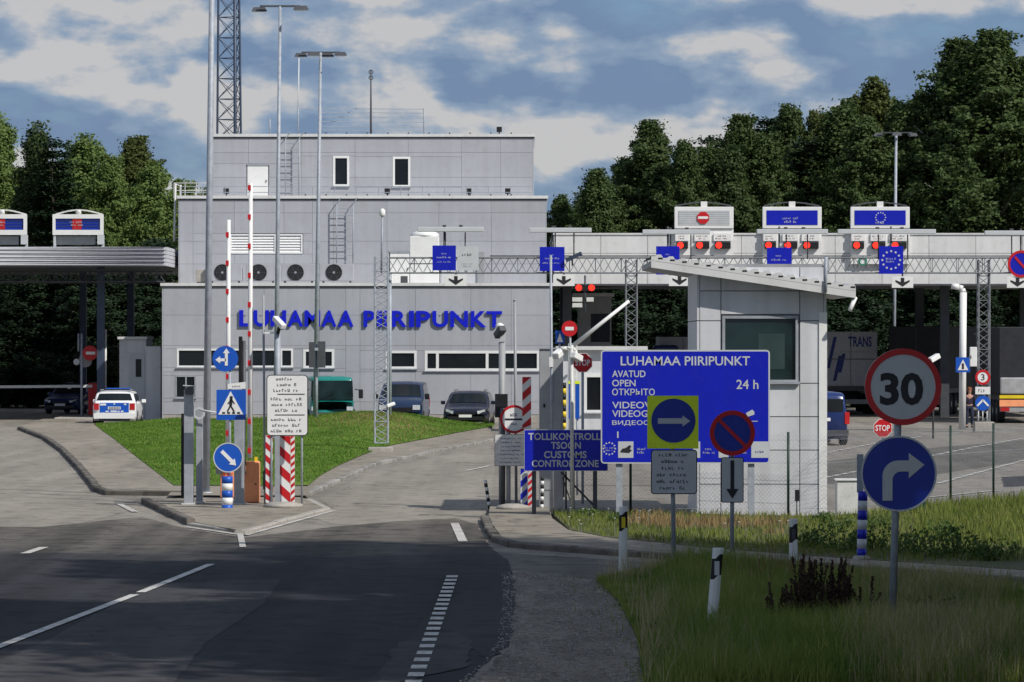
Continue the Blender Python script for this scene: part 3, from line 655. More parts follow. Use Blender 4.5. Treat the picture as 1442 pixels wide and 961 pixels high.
d_ = MB().pb(182, 204, 497, 588, D-.05, .045).build('door', 'plate_grey', t); MB().pb(191, 199, 506, 531, D-.065, .01).build('pane', 'glass', d_); MB().box(X(166, D), X(207.5, D), D-.15, D+3.1, Z(478, D)+.002, Z(476, D)+.05).build('roof_edge', 'fascia', t)

DCR = 176.0
crn = T('right_canopy', 'long white-fronted truck canopy on the right', 'canopy', (X(1100, DCR), DCR+8, 0))
xs = [780+66*k for k in range(14)]
panels(crn, xs, [331, 357, 402], DCR, 'fascia', gap=.02)
MB().box(X(780, DCR), X(1638, DCR), DCR+.015, DCR+18, Z(400, DCR), Z(333, DCR)).build('roof_slab', 'grey', crn)
MB().box(X(779, DCR), X(1639, DCR), DCR-.1, DCR+18.1, Z(331, DCR)+.002, Z(328.5, DCR)).build('roof_edge', 'fascia', crn)
MB().box(X(780, DCR), X(1638, DCR), DCR-.075, DCR-.055, Z(402.5, DCR), Z(400, DCR)).build('drip_edge', 'darkgrey', crn)
for x in (800, 1010, 1130, 1341, 1500):
    for dd in (3, 14): MB().box(X(x, DCR)-.2, X(x, DCR)+.2, DCR+dd, DCR+dd+.4, 0, Z(400, DCR)).build('column', 'darkgrey', crn)
def canopy_board(x0, kind, label):
    D = DCR-.35; t = T('signal_board', label, 'signal board', (X(x0+41, D), D+.25, Z(372, D)), 'signal boards on the right canopy')
    bevel(MB().pb(x0, x0+83, 291.5, 322, D, .28).build('cabinet', 'white', t), .02)
    pn = MB().pb(x0+5.5, x0+77.5, 296.5, 317, D-.02, .018).build('panel', 'plate_grey' if kind == 0 else 'blue', t)
    if kind == 0:
        for k in range(6): MB().pb(x0+5.5, x0+77.5, 299+k*3, 299.5+k*3, D-.028, .007).build('slat_joint', 'grey', pn)
        MB().disc(X(x0+40, D), Z(307, D), .29, D-.06, D-.03, 8, PI/8).build('stop_disc', 'red', t); MB().pb(x0+33, x0+47, 305, 308.5, D-.07, .009).build('white_bar', 'white', t)
    elif kind == 1:
        marks(pn, x0+26, x0+54, 305, 315, 2, D-.022, 'plate_grey', 5)
    else:
        st = MB()
        for k in range(12): a = 2*PI*k/12; st.disc(X(x0+42, D)+math.cos(a)*.22, Z(306.5, D)+math.sin(a)*.22, .035, D-.026, D-.021, 5, PI/2)
        st.build('star_ring', 'plate_grey', pn); marks(pn, x0+32, x0+52, 312, 316, 1, D-.022, 'plate_grey', 8)
    MB().pb(x0, x0+83, 322.5, 372, D+.08, .2).build('back_board', 'white', t)
    for i, (a, w) in enumerate(((1, 19), (28, 22), (55, 25))):
        p = MB().pb(x0+a, x0+a+w, 329, 339.5, D, .07).build('lane_plate', 'white', t); marks(p, x0+a+2, x0+a+w-2, 331, 338, 2, D, 'ink', i+x0)
        s_ = bevel(MB().pb(x0+a+2, x0+a+w-1, 341, 350.5, D-.12, .19).build('traffic_light', 'black', t), .02)
        MB().disc(X(x0+a+7, D), Z(345.7, D), .14, D-.15, D-.122, 20).build('red_lamp', 'red_lamp', s_)
    a = MB(); P = [(x0+2+k*78/8, 290-5*math.sin(PI*k/8)) for k in range(9)]
    for p, q in zip(P[:-1], P[1:]): a.tube((X(p[0], D), D+.15, Z(p[1], D)), (X(q[0], D), D+.15, Z(q[1], D)), .03, n=5)
    a.build('arched_hoop', 'darkgrey', t); MB().pb(x0+37, x0+46, 284, 291.4, D+.05, .2).build('top_box', 'white', t)
    if kind == 2:
        g = MB().ring(X(x0+17, D), Z(368, D), .13, .2, D+.04, D+.07, 24); g.build('green_emblem', 'green_sign', t)
for x0, k, lb in ((950, 0, 'signal board with a red stop disc on grey slats, leftmost on canopy'), (1074, 1, 'middle signal board with plain blue panel and three red lights'), (1198, 2, 'signal board with star ring on blue panel, rightmost on canopy')): canopy_board(x0, k, lb)
# structures under the canopy
t = T('inspection_booth', 'blue-grey inspection booth under canopy behind the diagonal boom', 'booth', (X(835, 184), 185, 0)); D = 184.0
bevel(MB().pb(815, 861, 418, 585, D, 3).build('wall', 'grey', t), .03); MB().pb(832, 859, 442, 482, D-.02, .018).build('pane', 'glass', t); MB().pb(808, 865, 413, 418, D-.4, 3.8).build('roof', 'plate_grey', t)
t = T('control_booth', 'white control booth with dark glazed door behind the stop sign', 'booth', (X(820, 150), 151, 0)); D = 150.0
bevel(MB().pb(790, 905, 492, 608, D, 3).build('wall', 'booth_white', t), .03); window(t, 822, 850, 527, 582, D, fw=.12); MB().pb(783, 912, 488, 493, D-.3, 3.6).build('roof', 'fascia', t)
t = T('roof_pipe', 'white standing pole with bent top under the right canopy', 'pole', (X(1356, 155), 155, 0)); D = 155.0
b = MB().tube((X(1355, D), D, 0), (X(1356.5, D), D, Z(412, D)), .14, n=10); P = [(1356.5, 412), (1355, 407), (1350, 404.5), (1340, 403)]
for p, q in zip(P[:-1], P[1:]): b.tube((X(p[0], D), D, Z(p[1], D)), (X(q[0], D), D, Z(q[1], D)), .13, .11, n=10)
b.build('pole', 'white', t)

# ------------------------------------------------------------------ lane gantry
DGY = 150.0; gy = DGY
gt = T('lane_gantry', 'long steel lattice gantry spanning the lanes on lattice legs', 'gantry', (X(1000, gy), gy, 0))
b = MB(); lattice(b, (X(547, gy), gy, Z(374, gy)), (X(1640, gy), gy, Z(374, gy)), .58, 90, .03, 4, .013); b.build('truss', 'truss', gt)
MB().tube((X(690, gy), gy-.3, Z(361, gy)), (X(1640, gy), gy-.3, Z(361, gy)), .025, n=6).build('cable_rail', 'darkgrey', gt)
for x in (889, 1385, 1600):
    lattice(MB(), (X(x, gy), gy, .35), (X(x, gy), gy, Z(366, gy)), .42, 20, .03, 4, .014).build('lattice_leg', 'truss', gt)
    bevel(MB().box(X(x, gy)-.38, X(x, gy)+.38, gy-.35, gy+.35, 0, .4).build('footing', 'concrete', gt), .03)
MB().tube((X(549, gy), gy, 0), (X(549, gy), gy, Z(384, gy)), .07, n=8).build('end_post', 'galv', gt)
def gsign(x0, x1, y0, y1, label, kind):
    D = gy-.42; t = T('lane_sign', label, 'sign', (X((x0+x1)/2, D), D+.05, Z(y1, D)), 'blue lane signs on the gantry')
    MB().pb(x0, x1, y0, y1, D, .05).build('panel', 'blue', t)
    MB().tube((X((x0+x1)/2, D), D+.1, Z(y1, D)), (X((x0+x1)/2, D), D+.1, Z(319, D)), .035, n=6).build('pole', 'darkgrey', t)
    cx, cz = (x0+x1)/2, (y0+y1)/2
    if kind == 'stars':
        s_ = MB()
        for k in range(12): a = 2*PI*k/12; s_.disc(X(cx, D)+math.cos(a)*.34, Z(cz, D)+math.sin(a)*.34, .045, D-.006, D-.001, 5, PI/2)
        s_.build('star_ring', 'plate_grey', t); marks(t, cx-8, cx+8, cz-4, cz+4, 2, D, 'plate_grey', 77)
    else:
        marks(t, x0+12, x1-12, y0+10, y0+13, 1, D, 'plate_grey', int(x0)); marks(t, x0+3, x1-3, cz-3, cz+1, 1, D, 'plate_grey', int(x0)+1, words=(5, 9)); marks(t, x0+4, x1-4, cz+4, cz+7, 1, D, 'plate_grey', int(x0)+2)
gsign(609, 642, 346, 381, 'blue lane sign left of the ventilation cabinet, leftmost on gantry', 'text'); gsign(760, 795, 348, 382, 'blue lane sign on gantry just off the station corner', 'text')
gsign(924, 957, 347, 387, 'blue lane sign half hidden behind the tip of the booth roof', 'text'); gsign(1080, 1115, 349, 385, 'blue lane sign on gantry under the middle signal board', 'text'); gsign(1238, 1272, 347, 386, 'blue lane sign with ring of stars on the gantry', 'stars')
t = T('no_parking_sign', 'round blue red-rimmed sign on the gantry at right picture edge', 'sign', (X(1438, gy), gy-.5, Z(391, gy))); D = gy-.42
MB().disc(X(1438, D), Z(372, D), .5, D, D+.04).build('face', 'blue', t); MB().ring(X(1438, D), Z(372, D), .42, .52, D-.015, D-.002).build('border', 'red', t); MB().bar((X(1429, D), D-.01, Z(362, D)), (X(1447, D), D-.01, Z(382, D)), .02, .09).build('slash', 'red', t)
MB().tube((X(1438, D), D+.1, Z(391, D)), (X(1438, D), D+.1, Z(322, D)), .035, n=6).build('pole', 'darkgrey', t)
for i, x in enumerate((627, 779, 942, 1256, 1418)):
    lb = ['arrow plate under the leftmost blue lane sign', 'arrow plate on gantry just off the station corner', 'arrow plate beside the booth roof tip', 'arrow plate under the star-ring lane sign', 'arrow plate under the round sign at right picture edge'][i]
    D = gy-.4; y0 = 387+(i > 2)*2.5; t = T('lane_arrow_plate', lb+', white with black downward arrow', 'sign', (X(x+15, D), D, Z(y0+16, D)), 'lane arrow plates under the gantry')
    MB().pb(x, x+30, y0, y0+16, D, .05).build('plate', 'white', t); cx, cz = X(x+15, D), Z(y0+8, D); k = D/F
    MB().prism([(cx+a*k, cz-c*k) for a, c in ((-2.5, -6), (2.5, -6), (2.5, 0), (10, -3), (10, -.5), (0, 6.5), (-10, -.5), (-10, -3), (-2.5, 0))], D-.008, D-.002).build('arrow', 'ink', t)
    MB().box(cx-.03, cx+.03, D+.01, D+.1, Z(y0+1, D), Z(384, D)).build('bracket', 'darkgrey', t)
for i, (x0, x1, y) in enumerate(((588, 681, 320), (745, 833, 321), (905, 1000, 323.5), (1066, 1166, 323), (1180, 1318, 323), (1387, 1480, 325))):
    lb = ['above the leftmost lane sign', 'off the station corner', 'in front of the leftmost signal board', 'in front of the middle signal board', 'in front of the rightmost signal board', 'at the right picture edge'][i]
    D = gy-.6; t = T('sign_light_bar', 'flat grey lighting bar over the gantry '+lb, 'light bar', (X((x0+x1)/2, D), D, Z(y, D)), 'lighting bars over the gantry')
    bevel(MB().pb(x0, x1, y, y+6.5, D, .25).build('housing', 'plate_grey', t), .02)
    for xx in (x0+(x1-x0)*.42, x0+(x1-x0)*.72): MB().tube((X(xx, D), D+.3, Z(y+7, D)), (X(xx, D), D+.3, Z(365, D)), .025, n=6).build('strut', 'darkgrey', t)
    for xx in (x0+(x1-x0)*.4, x0+(x1-x0)*.65): MB().pb(xx-2, xx+3, y-3, y-.2, D+.02, .12).build('lamp', 'darkgrey', t)
t = T('grey_lane_sign', 'pale grey lane sign beside the leftmost blue lane sign', 'sign', (X(664, gy), gy-.4, Z(381, gy))); D = gy-.36
MB().pb(644, 674, 347, 381, D, .05).build('panel', 'plate_grey', t); marks(t, 647, 671, 355, 362, 1, D, 'ink', 3); marks(t, 649, 668, 370, 377, 2, D, 'grey', 5)
t = T('lane_camera', 'dark blue camera pointing down from gantry off the station corner', 'camera', (X(810, gy), gy-.5, Z(366, gy))); D = gy-.5
MB().bar((X(797, D), D, Z(367, D)), (X(819, D), D-.1, Z(357, D)), .16, .14).build('housing', 'tower_steel', t); MB().tube((X(806, D), D, Z(364, D)), (X(806, D), D+.25, Z(374, D)), .03, n=6).build('bracket', 'darkgrey', t)
# things hung on the right gantry leg
t = T('crossing_sign', 'small square blue pedestrian crossing sign on white pole under right canopy', 'sign', (X(1356, 154.6), 154.6, Z(525, 154.6))); D = 154.6
MB().pb(1346, 1366, 503.5, 524.5, D, .04).build('face', 'blue_sat', t); c = [(1348.5, 521.5), (1363.5, 521.5), (1356, 506.5)]; MB().prism([(X(x, D), Z(y, D)) for x, y in c], D-.012, D-.002).build('white_triangle', 'white', t); MB().pb(1354.5, 1357.5, 512, 520, D-.02, .006).build('walking_figure', 'ink', t)
D = gy-.35
t = T('weight_limit_sign', 'small round red-rimmed sign on the right gantry leg', 'sign', (X(1384, D), D, Z(542, D))); MB().disc(X(1384, D), Z(531.5, D), .27, D, D+.03).build('face', 'white', t); MB().ring(X(1384, D), Z(531.5, D), .2, .29, D-.012, D-.002).build('border', 'red', t); txt(t, '3', 1381.5, 1386.5, 527, 536, D-.002, 'ink')
t = T('limit_plate', 'small white text plate between the two round signs on gantry leg', 'sign', (X(1384, D), D, Z(555, D))); MB().pb(1373.5, 1394.5, 545, 555.5, D, .03).build('plate', 'white', t); marks(t, 1375, 1393, 547, 554, 1, D, 'ink', 8)
t = T('direction_sign', 'round blue sign with forked white arrows low on the gantry leg', 'sign', (X(1384, D), D, Z(579, D))); MB().disc(X(1384, D), Z(568, D), .29, D, D+.03).build('face', 'blue_sat', t)
f = MB()
for s_ in (-1, 1): f.bar((X(1384, D), D-.008, Z(563.5, D)), (X(1384+s_*8, D), D-.008, Z(572, D)), .012, .07)
f.build('arrow', 'white', t)
b = MB()
for x in (1378, 1384, 1390): b.tube((X(x, D), D+.02, .4), (X(x, D), D+.02, Z(579, D)), .02, n=6)
b.build('stand', 'white_dirty', t)
t = T('junction_box', 'tall white box on right gantry leg above the round signs', 'box', (X(1370, D), D, Z(517, D))); bevel(MB().pb(1366, 1376, 489, 516.5, D, .2).build('box_body', 'white', t), .02); MB().pb(1367, 1368, 501, 505, D-.03, .028).build('latch', 'darkgrey', t)
t = T('security_camera', 'white camera on bracket seen beside the big 30 sign', 'camera', (X(1316, 140), 140, 0)); D = 140.
MB().tube((X(1314, D), D, 0), (X(1314, D), D, Z(513, D)), .035, n=6).build('pole', 'darkgrey', t); bevel(MB().bar((X(1309, D), D-.1, Z(508, D)), (X(1322, D), D+.1, Z(501, D)), .22, .18).build('housing', 'white', t), .02)

# ------------------------------------------------------------------ near booth
DK = 77.6
bo = T('gatehouse', 'tall white panelled gatehouse with slanted ribbed roof behind the blue board', 'booth', (X(1072, DK), DK+2, .1))
MB().box(X(985, DK)+.02, X(1160, DK)-.02, DK+.012, DK+4, .1, Z(372, DK)).build('wall', 'wall_core', bo)
WK = (1015, 1126, 443, 541)
panels(bo, [985, 1015, 1126, 1160], [376, 410, 452, 540, 587, 634, 682, 727], DK, 'booth_white', [WK], gap=.018)
for sx, xx in ((-1, 985), (1, 1160)):
    for j, (a, c) in enumerate(((372, 452), (452, 540), (540, 634), (634, 727))):
        x = X(xx, DK); MB().box(min(x, x+sx*.05), max(x, x+sx*.05), DK-.04, DK+4, Z(c, DK)+.009, Z(a, DK)-.009).build('side_panel', 'booth_white', bo)
MB().box(X(1153, DK), X(1160, DK)+.06, DK-.075, DK-.052, .1, Z(440, DK)).build('corner_trim', 'white', bo)
w = window(bo, 1017, 1124, 445, 539, DK, fw=.055, glass='glass_green', frame='steel', sill=True)
MB().box(X(1068, DK), X(1105, DK), DK-.0165, DK-.0155, Z(520, DK), Z(470, DK)).build('inner_screen', 'teal_dim', w)
# roof: slopes down to the right, trapezoid ribs on the front edge
def roof_y(x): return 362+(x-917)*43.0/288
xa, xb = X(917, DK-.42), X(1205, DK-.42); Df = DK-.42; n = 34
top = []; 
for k in range(n+1):
    x = 917+(1205-917)*k/n; top.append((X(x, Df), Z(roof_y(x)-(4.5 if k % 2 else 1.0), Df)))
rb = MB(); pts = []
for i, (x, z) in enumerate(top):
    if i: px_, pz = top[i-1]; pts += [(px_+(x-px_)*.65, pz+((xb-xa)*0))]
    pts.append((x, z))
th = .21
und = [(x, Z(roof_y(CX+x*F/Df), Df)-th) for x in (xb, xa)]
n2 = len(pts); Dr = DK+5
v = [(x, Df, z) for x, z in pts]+[(x, Dr, z) for x, z in pts]
rb.add(v, [(i, i+1, n2+i+1, n2+i) for i in range(n2-1)]); rb.build('roof_sheet', 'fascia_rib', bo)
fr = MB(); o_ = []
zl, zr = Z(roof_y(917), Df), Z(roof_y(1205), Df)
fr.add([(xa, Df-.02, zl-th), (xb, Df-.02, zr-th), (xb, Df-.02, zr-.06), (xa, Df-.02, zl-.06), (xa, Df+.06, zl-th), (xb, Df+.06, zr-th), (xb, Df+.06, zr-.06), (xa, Df+.06, zl-.06)], [(0, 1, 2, 3), (7, 6, 5, 4), (0, 4, 5, 1), (3, 2, 6, 7), (0, 3, 7, 4), (1, 5, 6, 2)]).build('fascia', 'fascia', bo)
MB().add([(xa, Df+.06, zl-th+.03), (xb, Df+.06, zr-th+.03), (xb, Dr, zr-th+.03), (xa, Dr, zl-th+.03), (xa, Df+.06, zl-.075), (xb, Df+.06, zr-.075), (xb, Dr, zr-.075), (xa, Dr, zl-.075)], [(0, 1, 2, 3), (7, 6, 5, 4), (0, 4, 5, 1), (3, 2, 6, 7), (0, 3, 7, 4), (1, 5, 6, 2)]).build('soffit', 'grey', bo)
cl_ = MB(); cl_.add([(x, Df-.024, z) for x, z in pts]+[(x, Df-.024, Z(roof_y(CX+x*F/Df), Df)-.07) for x, z in pts], [(i, i+1, n2+i+1, n2+i) for i in range(n2-1)]); cl_.build('rib_closure', 'fascia', bo)
for k in range(1, n, 2):
    x = 917+(1205-917)*(k+.55)/n; MB().box(X(x-3.2, Df), X(x+3.2, Df), Df-.03, Df-.0245, Z(roof_y(x)+1.2, Df), Z(roof_y(x)-.9, Df)).build('rib_gap', 'black', bo)
MB().tube((xb, Df+.1, zr-.2), (xb-.12, Df-.05, zr-.45), .045, n=8).build('gutter_spout', 'white', bo)
MB().tube((X(1163, Df), Df-.04, Z(362, Df)), (X(1162, Df), Df-.04, Z(412, Df)), .035, n=8).build('downpipe', 'galv', bo)

# ------------------------------------------------------------------ signs: helpers
def post(t, x, ytop, ybot, D, r=.03, m='galv', z0=0.0, lean=0):
    return MB().tube((X(x+lean, D), D, z0), (X(x, D), D, Z(ytop, D)), r, n=10).build('post', m, t)
def round_face(t, x, y, rp, D, face, rim=None, rimw=.12):
    r = rp*D/F; o = MB().disc(X(x, D), Z(y, D), r, D-.06, D-.035, 48).build('face', face, t)
    if rim: MB().ring(X(x, D), Z(y, D), r*(1-rimw), r*1.0, D-.066, D-.0602, 48).build('border', rim, t)
    MB().box(X(x, D)-.06, X(x, D)+.06, D-.0345, D-.02, Z(y, D)-r*.4, Z(y, D)-r*.4+.05).build('bracket', 'galv', t)
    return o
def plate(t, x0, x1, y0, y1, D, face, edge=None, r=.05, e=.018):
    a, b_, c, d = X(x0, D), X(x1, D), Z(y1, D), Z(y0, D)
    MB().prism(rrect(a, b_, c, d, r), D-.05, D-.03).build('plate', edge or face, t)
    if edge: MB().prism(rrect(a+e, b_-e, c+e, d-e, max(.01, r-e)), D-.055, D-.0502).build('face', face, t)

# 24 h border board
D = 75.6
t = T('border_point_board', 'large blue board with opening hours in three languages before the gatehouse', 'sign', (X(965, D), D, .1))
plate(t, 846, 1084, 493, 653, D, 'blue', 'plate_grey', .07, .03)
for x, yb in ((872, 0), (1058, 0)):
    MB().box(X(x-4.5, D), X(x+4.5, D), D, D+.1, .1, Z(500, D)).build('post', 'galv', t)
Dt = D-.0555
txt(t, 'LUHAMAA PIIRIPUNKT', 874, 1056, 502, 515, Dt, 'plate_grey', bold=.012)
for s_, a, b_, y in (('AVATUD', 862, 909, 522), ('OPEN', 862, 895, 535), ('ОТКРЫТО', 862, 922, 547.5), ('VIDEOVALVE', 862, 952, 566), ('VIDEOGUARD', 862, 950, 578), ('ВИДЕОСЪЁМКА', 862, 960, 590.5)):
    txt(t, s_, a, b_, y, y+9.5, Dt, 'plate_grey', bold=.010)
txt(t, '24 h', 1037, 1068, 535, 548, Dt, 'plate_grey', bold=.010)
MB().pb(869, 871, 608, 617, Dt-.004, .004).build('small_mark', 'plate_grey', t)
b = MB()
for k in range(12): a = 2*PI*k/12; b.disc(X(858, Dt)+math.cos(a)*.115, Z(632, Dt)+math.sin(a)*.115, .018, Dt-.005, Dt-.001, 5, PI/2)
b.build('star_ring', 'plate_grey', t); marks(t, 851, 866, 629, 636, 2, Dt, 'plate_grey', 2)
for i, (a, b_) in enumerate(((870.5, 892), (976, 986), (1012, 1026), (1058, 1082))):
    p = MB().pb(a, b_, 622, 645, Dt-.004, .004).build('white_panel', 'plate_grey', t)
    if i == 0: MB().prism([(X(x, D), Z(y, D)) for x, y in ((873, 637), (876, 632), (881, 631), (886, 627), (889, 628), (887, 633), (890, 634), (886, 638))], Dt-.009, Dt-.0045).build('emblem', 'ink', p)
    if i == 3: marks(p, 1061, 1080, 633, 639, 1, Dt-.004, 'ink_blue', 3)
marks(t, 896, 912, 630, 640, 2, Dt, 'plate_grey', 12); marks(t, 990, 1010, 630, 640, 2, Dt, 'plate_grey', 13); marks(t, 1030, 1054, 630, 640, 2, Dt, 'plate_grey', 14)
MB().prism([(X(x, D), Z(y, D)) for x, y in ((1050, 582), (1059, 577), (1062, 580), (1062, 584), (1053, 587))], Dt-.005, Dt-.001).build('camera_symbol', 'plate_grey', t); MB().pb(1058, 1067, 593, 594, Dt-.005, .004).build('small_mark', 'plate_grey', t)

# yellow-green backed arrow sign
D = 60.3
t = T('arrow_sign', 'blue round arrow sign on yellow-green square with grey text plate below', 'sign', (X(948, D), D, 0)); post(t, 946, 560, 801, D, .036, lean=3)
MB().pb(911.5, 983.5, 557.5, 632, D-.06, .02).build('backing', 'yellow_green', t); MB().disc(X(948, D), Z(592.5, D), 31*D/F, D-.067, D-.0605, 48).build('face', 'blue_shield', t)
MB().prism(arrow_pts(X(949, D), Z(593, D), .50, .085, .17, .12, 0), D-.073, D-.0675).build('arrow', 'plate_grey', t)
a, b_, c, d = X(916.5, D), X(981.5, D), Z(696, D), Z(631.5, D)
pl = MB().prism(rrect(a, b_, c, d-.02, .05), D-.055, D-.037).build('text_plate', 'ink', t); MB().prism(rrect(a+.015, b_-.015, c+.015, d-.035, .04), D-.06, D-.0552).build('face', 'plate_grey', pl)
marks(pl, 921, 977, 636, 692, 6, D-.0602, 'ink', 41, fill=.5)
# no parking with down arrow
D = 63.2
t = T('no_parking_sign', 'round blue no parking sign with red slash over a down-arrow plate', 'sign', (X(1032, D), D, .1)); post(t, 1031, 600, 788, D, .034, z0=.09)
round_face(t, 1031, 610, 32, D, 'blue_shield', 'red', .2)
r = 27*D/F; cx, cz = X(1031, D), Z(610, D); MB().bar((cx-r*.7, D-.064, cz+r*.7), (cx+r*.7, D-.064, cz-r*.7), .008, .055).build('slash', 'red', t)
plate(t, 1015, 1047, 644, 708, D, 'plate_grey', 'ink', .04, .014); MB().prism(arrow_pts(X(1031, D), Z(675.5, D), .62, .06, .2, .16, -PI/2), D-.061, D-.0555).build('arrow', 'ink', t)
# 30 and turn right
D = 45.9
t = T('speed_limit_sign', 'large round red-rimmed 30 sign sharing its post with a blue turn sign', 'sign', (X(1258, D), D, 0))
post(t, 1267, 500, 900, D, .045, lean=-11)
round_face(t, 1271, 545, 54, D, 'plate_grey', 'red', .155); txt(t, '30', 1239, 1300, 525, 571, D-.0605, 'ink', bold=.035)
t2 = T('turn_right_sign', 'large round blue sign with white right-turn arrow below the 30 sign', 'sign', (X(1264, D), D, Z(722, D)))
round_face(t2, 1265, 667, 53.5, D, 'blue_shield', 'plate_grey', .05)
pts = [(1242, 705), (1256, 705), (1256, 676)]
for k in range(7): a = PI-PI/2*k/6; pts.append((1268+12*math.cos(a), 676-12*math.sin(a)))
pts += [(1279, 664), (1279, 673.5), (1301, 654.5), (1279, 638), (1279, 648.5), (1264, 648.5)]
for k in range(7): a = PI/2+PI/2*k/6; pts.append((1264+22*math.cos(a), 670.5-22*math.sin(a)))
MB().prism([(X(x, D), Z(y, D)) for x, y in pts], D-.067, D-.0605).build('arrow', 'plate_grey', t2)
# delineator posts
def delineator(x, ytop, D, label, refl, lean=0, grp='roadside marker posts'):
    t = T('marker_post', label, 'marker post', (X(x, D), D, 0), grp); z1 = Z(ytop, D); w, d_ = .062, .045
    def sec(z, k=0):
        l = lean*z; return [(X(x, D)+l+a*w, D+c*d_, z+(.05 if (a > 0 and k) else 0)) for a, c in ((-1, -.6), (-.4, -1), (.4, -1), (1, -.6), (1, .8), (-1, .8))]
    def piece(z0, z1, name, m, k0=0, k1=0):
        v = sec(z0, k0)+sec(z1, k1); n = 6
        return MB().add(v, [tuple(reversed(range(n))), tuple(range(n, 2*n))]+[(i, (i+1) % n, n+(i+1) % n, n+i) for i in range(n)]).build(name, m, t)
    h = z1; piece(0, h-.36, 'shaft', 'white', 0, 1); bd_ = piece(h-.36, h-.12, 'black_band', 'black', 1, 1); piece(h-.12, h, 'cap', 'white', 1, 0)
    c = X(x, D)+lean*(h-.22); MB().box(c-.028, c+.028, D-d_-.012, D-d_-.002, h-.31, h-.15).build('reflector', refl, bd_)
delineator(1000, 772, DG(908), 'white marker post leaning in foreground grass left of brown dock stalks', 'plate_grey', .085)
delineator(877, 714, DG(813), 'white marker post with amber reflector at the gravel edge', 'yellow', .01)
delineator(1117, 731, DG(806), 'white marker post with black top between gatehouse and foreground grass', 'darkgrey', .005)
# striped bollards
def stripe_post(name, x, ytop, ybot, D, r, label, cols, n, lean=0, z0=0, cat='bollard', twist=False, grp=None):
    t = T(name, label, cat, (X(x, D), D, z0), grp); za, zb = Z(ybot, D), Z(ytop, D)
    for k in range(n):
        a, b_ = za+(zb-za)*k/n, za+(zb-za)*(k+1)/n
        MB().tube((X(x, D)+lean*(a-z0), D, a), (X(x, D)+lean*(b_-z0), D, b_), r, n=12).build('band', cols[k % len(cols)], t)
    if za-z0 > .03: MB().tube((X(x, D), D, z0), (X(x, D)+lean*(za-z0), D, za), r*.35, n=8).build('foot', 'darkgrey', t)
    return t
t = stripe_post('striped_bollard', 1213, 692, 786, DG(796), .075, 'blue and white banded bollard at the kerb left of turn sign', ['blue', 'plate_grey'], 7, .02)
D = DG(796); MB().lathe([(.16, 0), (.16, .06), (.12, .14), (.05, .16)], X(1213, D), D, 12).build('base', 'concrete', t)
MB().box(X(1213, D)-.07, X(1213, D)+.03, D-.01, D+.02, Z(694, D), Z(640, D)).build('stem', 'galv', t)
stripe_post('striped_pole', 690, 676, 717, DG(719), .036, 'thin leaning black and white pole at the kerb corner', ['black', 'white'], 8, -.16, cat='pole')
stripe_post('striped_pole', 763, 672, 716, 79.5, .035, 'thin black and white pole before the grey cabinet', ['white', 'black'], 8, .02, z0=.1, cat='pole')

# ------------------------------------------------------------------ customs corner
D = 76.7
t = T('customs_sign', 'wide blue customs control zone board behind the border board', 'sign', (X(797, D), D, .1)); plate(t, 738, 856, 605, 663.5, D, 'blue', 'plate_grey', .02, .012)
for s_, a, b_, y in (('TOLLIKONTROLLI', 744, 848, 610), ('TSOON', 776, 818, 622.5), ('CUSTOMS', 766, 826, 635.5), ('CONTROL ZONE', 749, 843, 648)): txt(t, s_, a, b_, y, y+10, D-.0555, 'plate_grey', bold=.02)
for x in (752, 838): MB().box(X(x-3, D), X(x+3, D), D+.0, D+.06, .1, Z(610, D)).build('post', 'darkgrey', t)
D = 80.5
t = T('no_passage_sign', 'round red-rimmed stop-customs sign with black bar on paired posts', 'sign', (X(712, D), D, .1)); round_face(t, 724, 590.5, 20, D, 'white', 'red', .17)
MB().pb(711, 737, 589.5, 592, D-.066, .005).build('black_bar', 'ink', t); marks(t, 716, 733, 581, 588, 1, D-.061, 'ink', 4); marks(t, 719, 730, 594, 600, 1, D-.061, 'ink', 6)
for x, m in ((708, 'darkgrey'), (716, 'galv')): MB().tube((X(x, D), D, .1), (X(x, D), D, Z(575, D)), .045, n=8).build('post', m, t)
D = 80.2
t = T('text_plate', 'white plate of fine print under the round customs sign', 'sign', (X(720, D), D, Z(657, D))); plate(t, 696.5, 743, 611.5, 656.5, D, 'white_dirty', 'darkgrey', .01, .01); marks(t, 700, 740, 615, 654, 7, D-.0555, 'ink_blue', 9, fill=.35, words=(6, 11))
D = 81.5
t = T('camera_pole', 'grey camera pole left of the tall cabinet with white dome on top', 'camera', (X(707, D), D, .1)); MB().tube((X(707, D), D, .1), (X(707, D), D, Z(482, D)), .07, n=10).build('pole', 'grey', t)
bevel(MB().bar((X(700, D), D, Z(474, D)), (X(708, D), D-.2, Z(462, D)), .16, .14).build('housing', 'darkgrey', t), .02); MB().lathe([(.03, Z(466, D)), (.09, Z(463, D)), (.09, Z(458, D)), (.03, Z(455, D))], X(704, D), D, 10).build('dome', 'white', t); MB().box(X(704, D), X(712, D), D-.1, D-.06, Z(480, D), Z(468, D)).build('bracket', 'plate_grey', t)
MB().box(X(697, D), X(715, D), D-.12, D+.1, Z(588, D), Z(555, D)).build('black_box', 'black', t)
t = T('flag_pole', 'thin grey pole between camera pole and tall cabinet', 'pole', (X(727, D), D+.4, .1)); MB().tube((X(727, D), D+.4, .1), (X(725, D), D+.4, Z(424, D)), .03, n=8).build('pole', 'grey', t); MB().lathe([(.035, Z(424, D)), (.045, Z(423, D)), (.01, Z(421, D))], X(725, D), D+.4, 8).build('finial', 'grey', t)
D = 80.0
t = T('equipment_cabinet', 'tall narrow grey-green steel cabinet behind the customs board', 'cabinet', (X(776, D), D+.25, .1))
